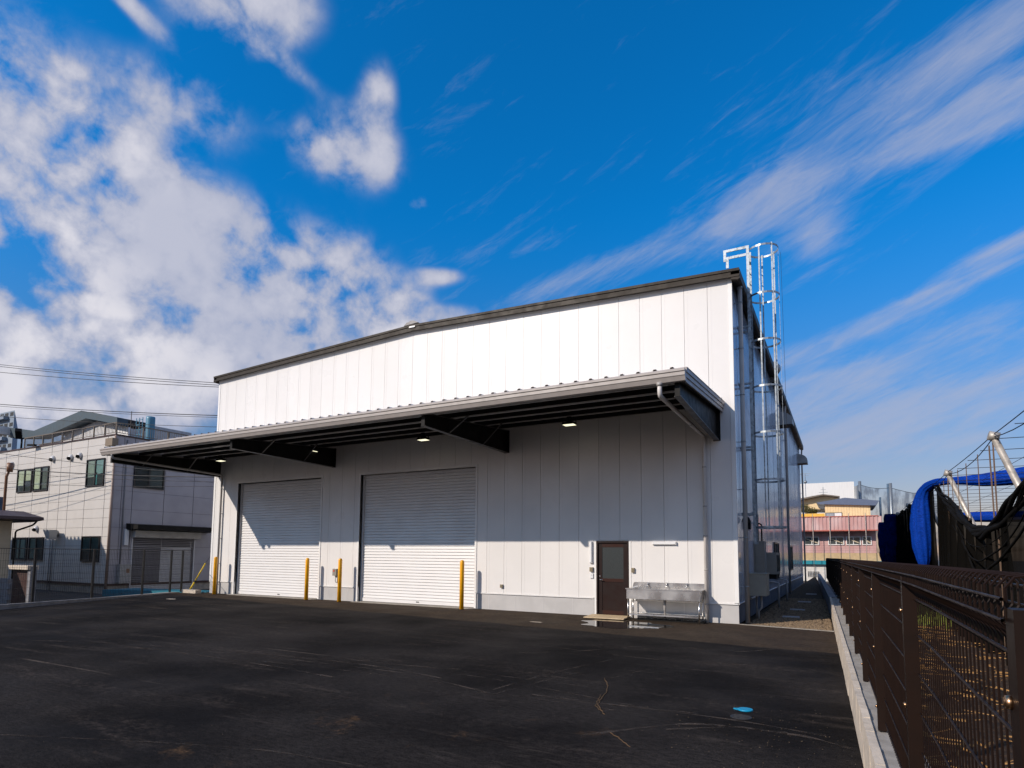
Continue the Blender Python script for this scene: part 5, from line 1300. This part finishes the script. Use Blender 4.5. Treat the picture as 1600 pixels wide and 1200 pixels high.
# black curtains of shade net
def curtain(name, lab, y0, y1, topf, botz, folds, x=NX, amp=.07, mt=net_black, ny=90, nz=16):
    m_ = MB()
    for i in range(ny+1):
        u = i/ny; yy = y0+(y1-y0)*u; tz = topf(u)
        for j in range(nz+1):
            v = j/nz; z = tz*(1-v)+botz*v
            xx = x+amp*(.4+.6*v)*(sin(u*folds*2*pi+1.7*sin(u*9)+v*.8)+.5*sin(u*folds*4.7*pi+2*v))
            m_.v.append((xx, yy+.03*sin(u*folds*5+v*3), z))
    for i in range(ny):
        for j in range(nz):
            a = i*(nz+1)+j; m_.f.append((a, a+1, a+nz+2, a+nz+1)); m_.sm.append(True)
    return tag(m_.build(name, mt), lab, 'net')
curtain('shade_net', 'long black shade net curtain receding along the field edge', 4.2, 24, lambda u: NZ-.02+.05*sin(u*40), .05, 34, amp=.06, ny=200, mt=net_material('dense_black_net', (.004, .0038, .0036), .04))
curtain('shade_net', 'black shade net gathered at its peak beside the blue roll', 1.5, 3.2, lambda u: NZ-.1-(1-u)**1.6*.75, .05, 9, x=NX-.02, amp=.06, ny=60)
# swag: bunched top edge sagging between two posts, sheet below
SW = [(-8.6, 3.5), (-7.2, 3.15), (-5.9, 2.78), (-5.1, 2.57), (-3.96, 2.33), (-2.65, 2.2), (-1.81, 2.24), (-.9, 2.45), (0, 2.69), (1.4, 3.08), (2.44, 3.32), (3.0, 3.52)]
def swag(y):
    for (a, p), (b, q) in zip(SW, SW[1:]):
        if y <= b: return p+(q-p)*(y-a)/(b-a)
    return SW[-1][1]
def dens_net(n, c): return net_material(n, (.006, .0055, .005), c)
curtain('shade_net', 'black shade net sagging in a deep swag at the right edge', -8.6, 1.5, lambda u: swag(-8.6+10.1*u)-.05, .05, 9, x=NX+.0, amp=.14, ny=150, mt=dens_net('swag_net', .06))
bunched = mat('bunched_black_net', (.006, .0055, .005), .9, bump=.8, bscale=25, spec=.1)
m_ = MB()
for q in range(4):
    pts = []; rr = []
    for k in range(45):
        y = -8.6+11.4*k/44; sl = abs(y+2.4)/5
        pts.append((NX+.05*sin(q*1.3+y*1.7)-.06, y, swag(y)-.03-.055*q*(1-.5*min(1, sl))+.012*sin(y*5+q*2))); rr.append(.022+.024*max(0, 1-sl))
    m_.tube(pts, rr, 8)
tag(m_.build('net_swag', bunched), 'thick bunched folds along the top of the sagging black net', 'net')
# draped folds inside the swag
m_ = MB()
for q in range(3):
    pts = []; rr = []
    for k in range(33):
        u = k/32; y = -7.6+(8.9-.35*q)*u; d = .32+.24*q
        pts.append((NX-.10+.05*sin(q+y*1.2), y, swag(y)-d*(1-.75*min(1, abs(y+2.6)/4.6)**1.3)-.05)); rr.append((.008+.007*((q*7) % 3))*(.4+.6*sin(pi*u)))
    m_.tube(pts, rr, 6)
tag(m_.build('net_folds', bunched), 'loose draped folds of black net hanging below the swag', 'net')
# blue rolls
m_ = MB(); pts, rad = [], []
for k in range(0):
    u = k/21; z = 3.74-2.37*u; rad.append(.03+.25*sin(pi*min(1, u*1.02+.02))**.6*(1-.25*u)); pts.append((NX-.16+.04*sin(u*4), 5.0-.9*(1-u)**3, z))
key = [(4.30, 5.0, 1.22, .17), (4.30, 5.0, 1.33, .06), (4.29, 5.0, 1.5, .17), (4.28, 5.0, 1.9, .27), (4.28, 5.0, 2.5, .31), (4.30, 4.98, 3.0, .29), (4.34, 4.9, 3.38, .23), (4.42, 4.7, 3.62, .17), (4.56, 4.3, 3.72, .12),
       (4.8, 3.7, 3.68, .10), (5.1, 3.3, 3.64, .13), (5.5, 3.2, 3.62, .19), (6.1, 3.05, 3.66, .23), (7.0, 2.85, 3.76, .235), (8.0, 2.6, 3.82, .22), (9.5, 2.2, 3.8, .19), (11, 1.8, 3.78, .15)]
for (p, q) in zip(key, key[1:]):
    for k in range(5):
        u = k/5; pts.append(tuple(p[i]*(1-u)+q[i]*u for i in range(3))); rad.append((p[3]*(1-u)+q[3]*u)*.86)
for _ in range(3): pts = [pts[0]]+[tuple((a_[i]+2*b_[i]+c_[i])/4 for i in range(3)) for a_, b_, c_ in zip(pts, pts[1:], pts[2:])]+[pts[-1]]
def ridged(m_, pts, rad, seg=28, rid=.13, n=9):
    P = [V(p) for p in pts]; base = len(m_.v); ref = V((.3, 1, .1))
    for i, p in enumerate(P):
        d = (P[min(i+1, len(P)-1)]-P[max(i-1, 0)]).normalized()
        a = (ref-d*ref.dot(d)).normalized(); ref = a; b = d.cross(a)
        for k in range(seg):
            t = 2*pi*k/seg; r = rad[i]*(1+rid*sin(n*t+.3*i)+rid*.6*sin(2*n*t+1+.5*i)); m_.v.append(tuple(p+(a*cos(t)+b*sin(t))*r))
    for i in range(len(P)-1):
        for k in range(seg):
            l = (k+1) % seg; m_.f.append((base+i*seg+k, base+i*seg+l, base+(i+1)*seg+l, base+(i+1)*seg+k)); m_.sm.append(True)
ridged(m_, pts, rad, 48, .07, 11)
ridged_o = tag(m_.build('blue_net_bundle', blue_net), 'big blue net bundle tied low, bending over and running right across the frame', 'net')
def roll(name, lab, A, B, r, sag=-.12, mt=None):
    m_ = MB(); pts, rad = [], []
    for k in range(25):
        u = k/24; q = V(A)*(1-u)+V(B)*u; q.z -= sag*4*u*(1-u); pts.append(tuple(q)); rad.append(r*(.45+.55*sin(pi*min(1, .12+u*.9))**.5)*(1+.04*sin(k*1.1)))
    ridged(m_, pts, rad, 28, .06, 7); return tag(m_.build(name, mt or blue_net), lab, 'net')
roll('blue_net_roll', 'lower, more distant blue net roll seen behind the steel pipes', (NX+2.0, 14, 3.30), (NX+11, 11, 3.2), .22, sag=.05)
roll('blue_net_roll', 'blue net bundle, darkened for shade, hanging at the far end of the black curtain', (NX-.15, 17.6, 3.7), (NX-.15, 17.9, 1.3), .36, sag=0, mt=mat('shaded_blue_net_roll', (.0006, .008, .075), .8, spec=.05, var=.4, scale=9))  # darker copy of the blue net, its shade put into the colour
roll('blue_net_roll', 'farthest blue net bundle, darkened for shade, at the end of the black curtain', (NX-.15, 23, 3.6), (NX-.15, 23.1, 1.3), .36, sag=0, mt=MATS['shaded_blue_net_roll'])

S.cycles.max_bounces = 8
S.cycles.transparent_max_bounces = 24
